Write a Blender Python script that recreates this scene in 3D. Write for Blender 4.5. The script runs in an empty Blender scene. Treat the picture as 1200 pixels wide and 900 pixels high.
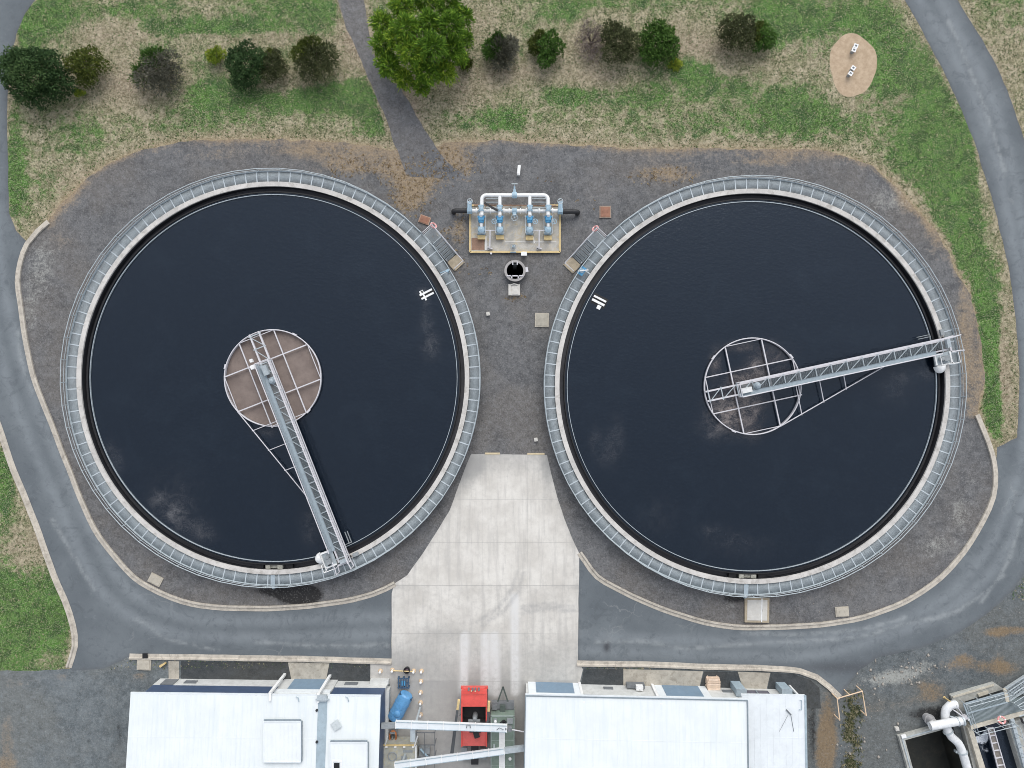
import bpy, math, random
import numpy as np
from mathutils import Vector

random.seed(7)
RNG = np.random.default_rng(11)
H = 60.0          # drone height above the yard, metres
S = 13.5          # photograph pixels (of 1200) per metre at ground level
scene = bpy.context.scene
COL = scene.collection
R = math.radians


def W(px, py, z=0.0):
    """survey point: ground plan position of something of height z seen at px,py from the drone"""
    k = (1 - z / H) / S
    return Vector(((px - 600) * k, (450 - py) * k, z))


# ------------------------------------------------------------------ object helpers
OFF = {}


def tag(o, label=None, cat=None, group=None, kind=None):
    if label: o['label'] = label
    if cat: o['category'] = cat
    if group: o['group'] = group
    if kind: o['kind'] = kind
    return o


def thing(name, loc, label, cat, group=None):
    o = bpy.data.objects.new(name, None)
    o.empty_display_size = .3
    COL.objects.link(o)
    o.location = loc
    OFF[o.name] = Vector(loc)
    return tag(o, label, cat, group)


def copy_thing(o, loc, rz=0.0, label=None, parent=None):
    c = o.copy()
    COL.objects.link(c)
    if parent is not None:
        c.parent = parent
    else:
        c.location = loc
        c.rotation_euler = (0, 0, rz)
        if label: c['label'] = label
    for ch in list(o.children):
        copy_thing(ch, None, parent=c)
    return c


class MB:
    """collects shapes, builds one mesh object"""
    def __init__(self):
        self.v, self.f, self.sm = [], [], []

    def add(self, vs, fs, smooth=False):
        b = len(self.v)
        self.v += [tuple(p) for p in vs]
        for f in fs:
            self.f.append([b + i for i in f])
            self.sm.append(smooth)

    def box(self, c, size, rot=0.0, tilt=None):
        sx, sy, sz = size[0] / 2, size[1] / 2, size[2] / 2
        ca, sa = math.cos(rot), math.sin(rot)
        vs = []
        for dz in (-sz, sz):
            for dx, dy in ((-sx, -sy), (sx, -sy), (sx, sy), (-sx, sy)):
                vs.append((c[0] + dx * ca - dy * sa, c[1] + dx * sa + dy * ca, c[2] + dz))
        self.add(vs, [(3, 2, 1, 0), (4, 5, 6, 7), (0, 1, 5, 4), (1, 2, 6, 5), (2, 3, 7, 6), (3, 0, 4, 7)])

    def prism(self, poly, z0, z1):
        """poly: list of 2D world points; z0,z1 numbers or lists"""
        n = len(poly)
        a = 0.0
        for i in range(n):
            p, q = poly[i], poly[(i + 1) % n]
            a += p[0] * q[1] - q[0] * p[1]
        if a < 0:
            poly = list(poly)[::-1]
            if not isinstance(z0, (int, float)): z0 = list(z0)[::-1]
            if not isinstance(z1, (int, float)): z1 = list(z1)[::-1]
        Z0 = [z0] * n if isinstance(z0, (int, float)) else z0
        Z1 = [z1] * n if isinstance(z1, (int, float)) else z1
        vs = [(p[0], p[1], z) for p, z in zip(poly, Z0)] + [(p[0], p[1], z) for p, z in zip(poly, Z1)]
        fs = [tuple(range(n - 1, -1, -1)), tuple(range(n, 2 * n))]
        for i in range(n):
            j = (i + 1) % n
            fs.append((i, j, n + j, n + i))
        self.add(vs, fs)

    def bar(self, p, q, w, h=None):
        """rectangular bar between two points, w across, h tall"""
        h = h or w
        p, q = Vector(p), Vector(q)
        d = (q - p).normalized()
        up = Vector((0, 0, 1)) if abs(d.z) < .95 else Vector((1, 0, 0))
        s = d.cross(up).normalized() * (w / 2)
        u = s.cross(d).normalized() * (h / 2)
        vs = [p - s - u, p + s - u, p + s + u, p - s + u, q - s - u, q + s - u, q + s + u, q - s + u]
        self.add(vs, [(0, 1, 2, 3), (7, 6, 5, 4), (0, 4, 5, 1), (1, 5, 6, 2), (2, 6, 7, 3), (3, 7, 4, 0)])

    def tube(self, pts, r, n=8, closed=False, cap=True):
        pts = [Vector(p) for p in pts]
        m = len(pts)
        rr = r if isinstance(r, (list, tuple)) else [r] * m
        vs, prev = [], None
        for i, p in enumerate(pts):
            if closed:
                t = pts[(i + 1) % m] - pts[i - 1]
            else:
                t = pts[min(i + 1, m - 1)] - pts[max(i - 1, 0)]
            t.normalize()
            if prev is None:
                a = Vector((0, 0, 1)) if abs(t.z) < .9 else Vector((1, 0, 0))
                s = t.cross(a).normalized()
            else:
                s = (prev - t * prev.dot(t)).normalized()
            prev = s
            u = s.cross(t)
            for k in range(n):
                a = 2 * math.pi * k / n
                vs.append(p + (s * math.cos(a) + u * math.sin(a)) * rr[i])
        fs = []
        for i in range(m if closed else m - 1):
            j = (i + 1) % m
            for k in range(n):
                l = (k + 1) % n
                fs.append((i * n + k, j * n + k, j * n + l, i * n + l))
        if cap and not closed:
            fs.append(tuple(range(n - 1, -1, -1))[::-1])
            fs.append(tuple((m - 1) * n + k for k in range(n))[::-1])
        self.add(vs, fs, True)

    def ring(self, c, r0, r1, z0, z1, n=160, a0=0.0, a1=None):
        """rectangular-section ring (or arc) about c"""
        full = a1 is None
        A = np.linspace(a0, a0 + 2 * math.pi, n, endpoint=False) if full else np.linspace(a0, a1, n)
        vs = []
        for a in A:
            ca, sa = math.cos(a), math.sin(a)
            for r, z in ((r0, z0), (r1, z0), (r1, z1), (r0, z1)):
                vs.append((c[0] + r * ca, c[1] + r * sa, z))
        fs = []
        for i in range(n if full else n - 1):
            j = (i + 1) % n
            for k in range(4):
                l = (k + 1) % 4
                fs.append((i * 4 + k, j * 4 + k, j * 4 + l, i * 4 + l))
        if not full:
            fs += [(0, 1, 2, 3), tuple((n - 1) * 4 + k for k in (3, 2, 1, 0))]
        self.add(vs, fs)

    def lathe(self, c, prof, n=24, axis='z'):
        """prof: list of (r, h) along axis"""
        vs = []
        for r, h in prof:
            for k in range(n):
                a = 2 * math.pi * k / n
                if axis == 'z':
                    vs.append((c[0] + r * math.cos(a), c[1] + r * math.sin(a), c[2] + h))
                elif axis == 'x':
                    vs.append((c[0] + h, c[1] + r * math.cos(a), c[2] + r * math.sin(a)))
                else:
                    vs.append((c[0] - r * math.cos(a), c[1] + h, c[2] + r * math.sin(a)))
        fs = []
        for i in range(len(prof) - 1):
            for k in range(n):
                l = (k + 1) % n
                fs.append((i * n + k, i * n + l, (i + 1) * n + l, (i + 1) * n + k))
        if prof[0][0] > 1e-4: fs.append(tuple(range(n - 1, -1, -1)))
        if prof[-1][0] > 1e-4: fs.append(tuple((len(prof) - 1) * n + k for k in range(n)))
        self.add(vs, fs, True)

    def build(self, name, mat, parent=None, base=None):
        me = bpy.data.meshes.new(name)
        off = OFF.get(parent.name, Vector((0, 0, 0))) if parent is not None else Vector(base or (0, 0, 0))
        me.from_pydata([(p[0] - off[0], p[1] - off[1], p[2] - off[2]) for p in self.v], [], self.f)
        me.polygons.foreach_set('use_smooth', self.sm)
        me.update()
        if any(self.sm):
            try: me.set_sharp_from_angle(angle=R(35))
            except Exception: pass
        me.materials.append(mat)
        o = bpy.data.objects.new(name, me)
        COL.objects.link(o)
        if parent is not None:
            o.parent = parent
        else:
            o.location = off
        OFF[o.name] = off
        return o


# ------------------------------------------------------------------ node helpers
class NT:
    def __init__(self, name):
        self.m = bpy.data.materials.new(name)
        self.m.use_nodes = True
        self.t = self.m.node_tree
        self.t.nodes.clear()
        self.out = self.n('ShaderNodeOutputMaterial')
        self.b = self.n('ShaderNodeBsdfPrincipled')
        self.t.links.new(self.b.outputs[0], self.out.inputs[0])
        self.tc = self.n('ShaderNodeTexCoord').outputs['Object']

    def n(self, ty, **kw):
        nd = self.t.nodes.new(ty)
        for k, v in kw.items(): setattr(nd, k, v)
        return nd

    def put(self, sock, v):
        if isinstance(v, bpy.types.NodeSocket):
            self.t.links.new(v, sock)
        elif v is not None:
            if hasattr(sock.default_value, '__len__') and not isinstance(v, (int, float)):
                v = tuple(v)
                if len(sock.default_value) == 4 and len(v) == 3: v = v + (1,)
            sock.default_value = v

    def noise(self, scale, detail=4, rough=.55, vec=None, dist=0.0):
        nd = self.n('ShaderNodeTexNoise')
        self.put(nd.inputs['Vector'], vec if vec is not None else self.tc)
        nd.inputs['Scale'].default_value = scale
        nd.inputs['Detail'].default_value = detail
        nd.inputs['Roughness'].default_value = rough
        nd.inputs['Distortion'].default_value = dist
        return nd.outputs['Fac']

    def voro(self, scale, vec=None, out='Distance', rnd=1.0):
        nd = self.n('ShaderNodeTexVoronoi')
        self.put(nd.inputs['Vector'], vec if vec is not None else self.tc)
        nd.inputs['Scale'].default_value = scale
        nd.inputs['Randomness'].default_value = rnd
        return nd.outputs[out]

    def scale(self, sx, sy, sz, rot=0.0):
        nd = self.n('ShaderNodeMapping')
        self.put(nd.inputs['Vector'], self.tc)
        nd.inputs['Scale'].default_value = (sx, sy, sz)
        nd.inputs['Rotation'].default_value = (0, 0, rot)
        return nd.outputs[0]

    def math(self, op, a, b=0.0, c=None, clamp=False):
        nd = self.n('ShaderNodeMath', operation=op, use_clamp=clamp)
        self.put(nd.inputs[0], a); self.put(nd.inputs[1], b)
        if c is not None: self.put(nd.inputs[2], c)
        return nd.outputs[0]

    def rng(self, v, a, b, c=0.0, d=1.0):
        nd = self.n('ShaderNodeMapRange', interpolation_type='SMOOTHSTEP')
        self.put(nd.inputs[0], v)
        for i, x in enumerate((a, b, c, d)): nd.inputs[i + 1].default_value = x
        return nd.outputs[0]

    def mix(self, f, a, b, blend='MIX'):
        nd = self.n('ShaderNodeMix', data_type='RGBA', blend_type=blend)
        self.put(nd.inputs['Factor'], f)
        self.put(nd.inputs[6], a); self.put(nd.inputs[7], b)
        return nd.outputs[2]

    def attr(self, name):
        return self.n('ShaderNodeAttribute', attribute_name=name).outputs['Fac']

    def bump(self, h, strength=.3, dist=.02):
        nd = self.n('ShaderNodeBump')
        nd.inputs['Strength'].default_value = strength
        nd.inputs['Distance'].default_value = dist
        self.put(nd.inputs['Height'], h)
        self.put(self.b.inputs['Normal'], nd.outputs[0])

    def fin(self, col, rough=.8, metal=0.0, spec=None):
        self.put(self.b.inputs['Base Color'], col)
        self.put(self.b.inputs['Roughness'], rough)
        self.put(self.b.inputs['Metallic'], metal)
        if spec is not None: self.b.inputs['Specular IOR Level'].default_value = spec
        return self.m


def pm(name, c, rough=.6, metal=0.0, var=.12, scale=3.0, dirt=None, dirt_amt=.35, spec=None):
    """weathered paint / metal / concrete: base colour with broad and fine mottling, dirt in patches"""
    t = NT(name)
    n1 = t.noise(scale, 5, .6)
    n2 = t.noise(scale * 9, 3, .6)
    lo = tuple(x * (1 - var) for x in c)
    hi = tuple(min(1, x * (1 + var)) for x in c)
    col = t.mix(t.rng(n1, .3, .7), lo, hi)
    col = t.mix(t.math('MULTIPLY', t.rng(n2, .45, .75), var * 1.6), col, tuple(x * .55 for x in c))
    if dirt:
        d = t.math('MULTIPLY', t.rng(t.noise(scale * 1.7, 6, .7, dist=.4), .48, .68), dirt_amt)
        col = t.mix(d, col, dirt)
    t.bump(n2, .12, .01)
    return t.fin(col, t.rng(n1, .2, .8, rough - .08, min(1, rough + .1)), metal, spec)


# ------------------------------------------------------------------ plan helpers
def spline(pts, step=1.2, closed=False):
    """Catmull-Rom through 2D points"""
    P = [Vector((p[0], p[1])) for p in pts]
    n = len(P)
    out = []
    rngi = range(n if closed else n - 1)
    for i in rngi:
        p1, p2 = P[i], P[(i + 1) % n]
        p0 = P[i - 1] if (i > 0 or closed) else p1 * 2 - p2
        p3 = P[(i + 2) % n] if (i + 2 < n or closed) else p2 * 2 - p1
        k = max(1, int((p2 - p1).length / step))
        for j in range(k):
            t = j / k
            out.append(.5 * ((2 * p1) + (p2 - p0) * t + (2 * p0 - 5 * p1 + 4 * p2 - p3) * t * t + (3 * p1 - p0 - 3 * p2 + p3) * t ** 3))
    if not closed: out.append(P[-1])
    return out


def pxl(pts, z=0.0):
    return [W(p[0], p[1], z).xy for p in pts]


def segdist(X, Y, poly, closed=True):
    """distance to a polyline, nearest point, inside flag (vectorised)"""
    P = np.array([(p[0], p[1]) for p in poly], float)
    Q = np.roll(P, -1, 0)
    if not closed: P, Q = P[:-1], Q[:-1]
    best = np.full(X.shape, 1e9); bx = np.zeros(X.shape); by = np.zeros(X.shape)
    ins = np.zeros(X.shape, bool)
    for (ax, ay), (cx, cy) in zip(P, Q):
        dx, dy = cx - ax, cy - ay
        L = dx * dx + dy * dy + 1e-12
        t = np.clip(((X - ax) * dx + (Y - ay) * dy) / L, 0, 1)
        nx, ny = ax + t * dx, ay + t * dy
        d = (X - nx) ** 2 + (Y - ny) ** 2
        m = d < best
        best = np.where(m, d, best); bx = np.where(m, nx, bx); by = np.where(m, ny, by)
        if closed:
            c = (ay > Y) != (cy > Y)
            if abs(dy) > 1e-12:
                ins ^= c & (X < dx * (Y - ay) / dy + ax)
    return np.sqrt(best), bx, by, ins


def vnoise(X, Y, scale, seed=0, octaves=3):
    """value noise on arrays, 0..1"""
    out = np.zeros(np.shape(X)); amp = 1.0; tot = 0.0
    for o in range(octaves):
        rg = np.random.default_rng(seed * 17 + o)
        T = rg.random((64, 64))
        u = np.asarray(X) * scale * 2 ** o + 500; v = np.asarray(Y) * scale * 2 ** o + 500
        iu = np.floor(u).astype(int); iv = np.floor(v).astype(int)
        fu = u - iu; fv = v - iv
        fu = fu * fu * (3 - 2 * fu); fv = fv * fv * (3 - 2 * fv)
        g = lambda a, b: T[a % 64, b % 64]
        out += amp * ((g(iu, iv) * (1 - fu) + g(iu + 1, iv) * fu) * (1 - fv) + (g(iu, iv + 1) * (1 - fu) + g(iu + 1, iv + 1) * fu) * fv)
        tot += amp; amp *= .5
    return out / tot


def splat(X, Y, table):
    """sum of soft blobs given in photo pixels: (px, py, rx, ry, weight)"""
    out = np.zeros(X.shape)
    for px, py, rx, ry, w in table:
        c = W(px, py)
        d = ((X - c.x) / (rx / S)) ** 2 + ((Y - c.y) / (ry / S)) ** 2
        out += w * np.exp(-d * 1.1)
    return out


def mesh_np(name, V, F, mat, attrs=None, fattrs=None):
    me = bpy.data.meshes.new(name)
    V = np.asarray(V, np.float32); F = np.asarray(F, np.int32)
    n, k = F.shape
    me.vertices.add(len(V)); me.vertices.foreach_set('co', V.ravel())
    me.loops.add(n * k); me.loops.foreach_set('vertex_index', F.ravel())
    me.polygons.add(n)
    me.polygons.foreach_set('loop_start', np.arange(0, n * k, k, dtype=np.int32))
    for kk, a in (attrs or {}).items():
        at = me.attributes.new(kk, 'FLOAT', 'POINT'); at.data.foreach_set('value', np.asarray(a, np.float32))
    for kk, a in (fattrs or {}).items():
        at = me.attributes.new(kk, 'FLOAT', 'FACE'); at.data.foreach_set('value', np.asarray(a, np.float32))
    me.update(calc_edges=True)
    me.validate()
    me.materials.append(mat)
    o = bpy.data.objects.new(name, me)
    COL.objects.link(o)
    return o


def sheet(name, poly, z, mat, res=.35, jit=0.0, attrs=None, holes=(), xs=None, ys=None):
    """flat tessellated sheet bounded by a plan polygon (world 2D), edges snapped to it and roughened"""
    P = np.array([(p[0], p[1]) for p in poly])
    if xs is None:
        xs = np.arange(P[:, 0].min() - res, P[:, 0].max() + 2 * res, res)
        ys = np.arange(P[:, 1].min() - res, P[:, 1].max() + 2 * res, res)
    X, Y = np.meshgrid(xs, ys, indexing='ij')
    cx = (xs[:-1] + xs[1:]) / 2; cy = (ys[:-1] + ys[1:]) / 2
    CX, CY = np.meshgrid(cx, cy, indexing='ij')
    keep = segdist(CX, CY, poly)[3]
    for h in holes: keep &= ~segdist(CX, CY, h)[3]
    cnt = np.zeros(X.shape, int)
    for a in (0, 1):
        for b in (0, 1):
            cnt[a:a + keep.shape[0], b:b + keep.shape[1]] += keep
    used = cnt > 0
    bnd = used & (cnt < 4)
    for pl in (poly,) + tuple(holes):
        d, nx, ny, _ = segdist(X[bnd], Y[bnd], pl)
        jx = jit if pl is poly else 0.0
        ok = d < res * 1.05
        qx = nx + jx * (vnoise(nx, ny, .9, 3) - .5) * 2; qy = ny + jx * (vnoise(nx, ny, .9, 5) - .5) * 2
        bx, by = X[bnd], Y[bnd]
        X[bnd] = np.where(ok, qx, bx); Y[bnd] = np.where(ok, qy, by)
    idx = -np.ones(X.shape, int); idx[used] = np.arange(used.sum())
    V = np.stack([X[used], Y[used], np.full(used.sum(), z)], 1)
    i, j = np.nonzero(keep)
    F = np.stack([idx[i, j], idx[i + 1, j], idx[i + 1, j + 1], idx[i, j + 1]], 1)
    A = {k: f(V[:, 0], V[:, 1]) for k, f in (attrs or {}).items()}
    return mesh_np(name, V, F, mat, A)

# ================================================================== SETTING
# ---- plan lines read off the survey (photo pixels)
KERB_IN_LEFT = [(57, 260), (44, 271), (32, 286), (24, 307), (21, 330), (24, 355), (28, 385), (33, 415), (42, 450), (57, 487), (72, 527), (85, 560),
                (100, 597), (117, 630), (137, 655), (156, 676), (175, 688), (200, 700), (225, 707.5), (250, 711.5), (300, 713), (350, 711), (400, 705), (437, 696), (463, 684)]
KERB_OUT_LEFT = [(-40, 418), (-14, 470), (0, 502), (12.5, 540), (32, 588), (46, 625), (63, 672), (77, 705), (86, 733), (88, 757), (81, 782)]
KERB_RIGHT = [(679, 648), (700, 676), (730, 693), (762, 708), (800, 722), (837, 731.5), (870, 735), (900, 735), (950, 733), (1000, 726), (1037, 715), (1070, 700),
              (1103, 676), (1120, 658), (1137, 636), (1152, 610), (1164, 582), (1166, 555), (1162, 530), (1153, 506), (1145, 486)]
KERB_LOW_LEFT = [(152, 769), (230, 770), (300, 771), (380, 772.5), (459, 775)]
KERB_LOW_RIGHT = [(676, 777), (760, 778.5), (830, 781), (900, 783), (937, 786), (957, 793), (972, 805), (984, 817)]
GRASS_EDGE_L = [(57, 258), (70, 240), (87, 224), (110, 203), (140, 186), (185, 172), (225, 165), (300, 163), (380, 166), (440, 172), (463, 177)]
GRASS_EDGE_R = [(512, 175), (520, 168), (540, 166), (600, 166), (675, 170), (750, 174), (830, 174), (900, 175), (950, 176), (987, 182), (1025, 197), (1050, 218),
                (1085, 257), (1105, 284), (1118, 312), (1136, 345), (1146, 380), (1153, 437), (1149, 470), (1145, 486)]

yard = spline(pxl(KERB_IN_LEFT)) + [W(570, 690).xy] + spline(pxl(KERB_RIGHT)) + spline(pxl(GRASS_EDGE_R))[::-1] + [W(487, 180).xy] + spline(pxl(GRASS_EDGE_L))[::-1]
road_l = pxl([(70, -90), (41, 0), (30, 16), (19, 40), (12, 70), (8, 130), (10, 225), (11, 250), (19, 270), (32, 284)]) + spline(pxl(KERB_IN_LEFT[3:])) + \
    pxl([(459, 695), (459, 772)]) + pxl(KERB_LOW_LEFT)[::-1] + pxl([(122, 784), (84, 786)]) + spline(pxl(KERB_OUT_LEFT))[::-1] + pxl([(-60, 380), (-70, 200), (-60, 40), (-30, -90)])
road_r_edge = [(1195, 450), (1194, 425), (1190, 375), (1184, 325), (1177, 292), (1170, 262), (1160, 225), (1152, 200), (1140, 162), (1125, 125), (1107, 87), (1075, 25), (1060, 0), (1030, -60), (1015, -90)]
road_r = pxl([(677, 777), (677, 650)]) + spline(pxl(KERB_RIGHT[:-3])) + pxl([(1168, 524), (1192, 513)]) + spline(pxl(road_r_edge)) + \
    spline(pxl([(1080, -90), (1100, -45), (1122, 0), (1145, 37), (1170, 82), (1187, 125), (1202, 170), (1225, 250), (1243, 340), (1250, 440), (1242, 540), (1222, 620), (1200, 672), (1172, 706), (1125, 740), (1075, 760), (1030, 770), (1006, 786), (986, 816)])) + \
    spline(pxl(KERB_LOW_RIGHT))[::-1]
track = spline(pxl([(380, -90), (390, -40), (396, 0), (407, 34), (427, 82), (446, 122), (459, 158), (466, 180), (476, 205)])) + spline(pxl([(555, 214), (522, 188), (503, 162), (486, 132), (470, 106), (452, 88), (440, 68), (432, 38), (427, 0), (418, -40), (410, -90)]))
slab = pxl([(552, 532), (641, 533), (646, 556), (653, 582), (661, 607), (670, 630), (679, 649), (678, 700), (677, 776), (683, 784), (679, 801), (616, 800), (616, 1200), (456, 1200), (457, 801), (434, 798), (434, 776), (459, 776), (459, 695), (462, 684), (477, 674), (491, 655), (508, 629), (527, 598), (546, 546)])

MANHOLE = W(603.5, 318.5)
mh_hole = [(MANHOLE.x + .78 * math.cos(a), MANHOLE.y + .78 * math.sin(a)) for a in np.linspace(0, 2 * math.pi, 28, endpoint=False)]
# inlet works, bottom right: rotated local frame
IW0 = W(1051, 861)
IWA = R(15.5)
iu = Vector((math.cos(IWA), math.sin(IWA))); iv = Vector((-math.sin(IWA), math.cos(IWA)))


def IW(a, b, z=0.0):
    p = IW0.xy + iu * a + iv * b
    return Vector((p.x, p.y, z))


pit_hole = [IW(a, b).xy for a, b in ((.42, -.42), (4.75, -.42), (4.75, -9), (.42, -9))]

# ---- masks
GREEN = [(55, 18, 45, 22, .9), (35, 45, 18, 30, .8), (16, 200, 14, 60, 1.1), (60, 215, 40, 30, .35), (150, 12, 40, 12, .5), (215, 32, 60, 8, .8), (290, 32, 60, 10, .7), (245, 112, 34, 16, .9),
         (345, 118, 75, 16, .8), (390, 104, 40, 14, .5), (330, 8, 60, 14, .5), (375, 20, 25, 20, .5), (425, 115, 16, 40, .5), (440, 150, 14, 16, .5), (250, 145, 60, 14, .3), (110, 150, 50, 25, .28), (180, 55, 30, 12, .4),
         (590, 140, 26, 16, .8), (540, 130, 30, 20, .35), (668, 112, 30, 10, .9), (660, 16, 18, 8, .8), (700, 3, 60, 6, .6), (760, 112, 40, 14, .4), (812, 85, 22, 18, 1.), (800, 150, 50, 20, .12), (870, 150, 60, 22, .2), (900, 10, 40, 12, .5),
         (962, 22, 50, 22, .8), (912, 35, 20, 28, .8), (1025, 45, 28, 42, .9), (1040, 90, 30, 40, .6), (930, 130, 45, 28, .75), (1000, 140, 60, 20, .3), (1090, 110, 24, 60, .7), (1128, 180, 18, 60, 1.), (1080, 190, 40, 30, .6), (1110, 235, 22, 40, .8),
         (1130, 290, 18, 50, .8), (1152, 360, 18, 60, .9), (1160, 430, 16, 60, 1.), (1166, 490, 12, 30, 1.), (1075, 150, 30, 40, .4), (860, 100, 30, 16, .3), (960, 60, 20, 20, .4),
         (6, 560, 10, 40, .8), (30, 720, 45, 50, .75), (68, 705, 16, 45, 1.0), (10, 690, 20, 50, .6), (55, 750, 18, 30, .7), (5, 770, 40, 20, .5),
         (1190, 30, 30, 30, .3), (1250, 200, 40, 90, .5), (1260, 420, 20, 90, .5)]
SOIL = [(150, 100, 55, 36, .9), (130, 40, 60, 20, .6), (70, 205, 30, 24, .5), (340, 95, 50, 18, .5), (410, 60, 20, 40, .6), (545, 110, 40, 24, .7), (600, 85, 60, 16, .8), (690, 55, 40, 30, .8), (700, 92, 40, 12, .6), (800, 45, 40, 24, .6),
        (840, 60, 40, 20, .6), (480, 120, 20, 40, .8), (1060, 120, 30, 14, .4), (970, 60, 40, 40, .3), (1010, 125, 40, 14, .4), (320, 45, 90, 12, .45), (900, 70, 40, 30, .3), (560, 25, 30, 30, .45), (1190, 60, 30, 60, .4), (55, 765, 14, 22, .8), (45, 640, 30, 30, .5), (15, 650, 20, 40, .4), (1180, 460, 10, 60, .7), (1175, 400, 8, 60, .5)]
TAN = [(490, 205, 40, 22, .9), (545, 195, 30, 18, .6), (480, 235, 28, 22, .9), (515, 275, 20, 20, .5), (540, 270, 12, 30, .7), (640, 215, 30, 14, .35), (690, 240, 30, 20, .4), (780, 205, 60, 16, .75), (900, 190, 60, 10, .5), (545, 315, 24, 14, .4), (575, 318, 16, 12, .3), (605, 348, 14, 8, .8), (410, 195, 60, 16, .75), (360, 178, 60, 10, .5), (250, 185, 60, 10, .4), (520, 178, 20, 14, .6),
       (80, 285, 20, 14, .5), (100, 245, 30, 30, .2), (1135, 440, 14, 60, .6), (1125, 380, 12, 50, .5), (1090, 290, 14, 30, .4), (1060, 240, 16, 20, .4), (950, 700, 30, 12, .4), (60, 310, 14, 60, .25), (90, 560, 10, 40, .3)]
PALE = [(50, 310, 26, 50, .8), (35, 370, 12, 40, .6), (880, 205, 40, 12, .5), (1040, 235, 40, 26, .8), (1085, 300, 20, 30, .4), (1125, 600, 18, 30, .8), (1095, 640, 30, 20, .8), (1140, 560, 20, 16, .5), (855, 708, 14, 12, .7), (590, 205, 30, 20, .4), (570, 420, 16, 60, .25), (640, 440, 30, 60, .2), (1010, 690, 60, 14, .2), (200, 200, 80, 12, .3), (1130, 510, 10, 20, .4)]
DARK = [(352, 697, 24, 11, 2.4), (322, 692, 26, 6, 1.0), (862, 700, 20, 10, .9), (580, 500, 20, 40, .3), (500, 655, 20, 20, .4), (700, 640, 20, 30, .4), (260, 695, 60, 14, .4), (780, 700, 60, 14, .4), (645, 480, 10, 30, .3)]
RTAN = [(1100, 785, 70, 16, .35), (1150, 778, 60, 10, .4), (1190, 738, 40, 8, .9), (1165, 742, 16, 6, .6), (1172, 760, 8, 18, .45), (1175, 785, 30, 12, .6), (1050, 824, 46, 12, .55), (1095, 812, 24, 12, .75), (1075, 800, 30, 8, .4), (970, 850, 14, 46, 1.0), (966, 890, 16, 34, .8), (1022, 832, 16, 8, .4), (1028, 872, 14, 20, .3), (1130, 770, 14, 8, .5), (1010, 800, 16, 8, .2),
        (8, 870, 14, 60, .7), (20, 800, 30, 8, .4), (10, 900, 40, 14, .4), (75, 792, 18, 6, .6), (140, 790, 16, 8, .4), (165, 792, 12, 8, .8), (60, 800, 40, 5, .2)]
RPALE = [(1030, 797, 30, 10, .9), (1060, 790, 30, 12, .9), (1085, 778, 18, 10, .7), (1020, 820, 20, 14, .3), (60, 860, 60, 30, .4), (110, 830, 30, 30, .3), (1175, 705, 30, 14, .3), (1000, 875, 16, 26, .5)]


def line_mask(X, Y, pts, half, soft=.25):
    d = segdist(X, Y, pts, closed=False)[0]
    return np.clip((half + soft - d) / soft, 0, 1)


def g_green(X, Y): return splat(X, Y, GREEN)
def g_soil(X, Y):
    d, _, _, ins = segdist(X, Y, yard)
    e = np.where(ins, 1, np.exp(-d / (.35 + .5 * vnoise(X, Y, .25, 9))))
    for r_ in (road_l, road_r, track):
        d2, _, _, i2 = segdist(X, Y, r_)
        e = np.maximum(e, np.where(i2, .6, .62 * np.exp(-d2 / .35)))
    return np.clip(splat(X, Y, SOIL) + e, 0, 1.2)


def g_orange(X, Y):
    d, _, _, ins = segdist(X, Y, yard)
    return np.where(ins, 1, np.exp(-d / .45))


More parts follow.
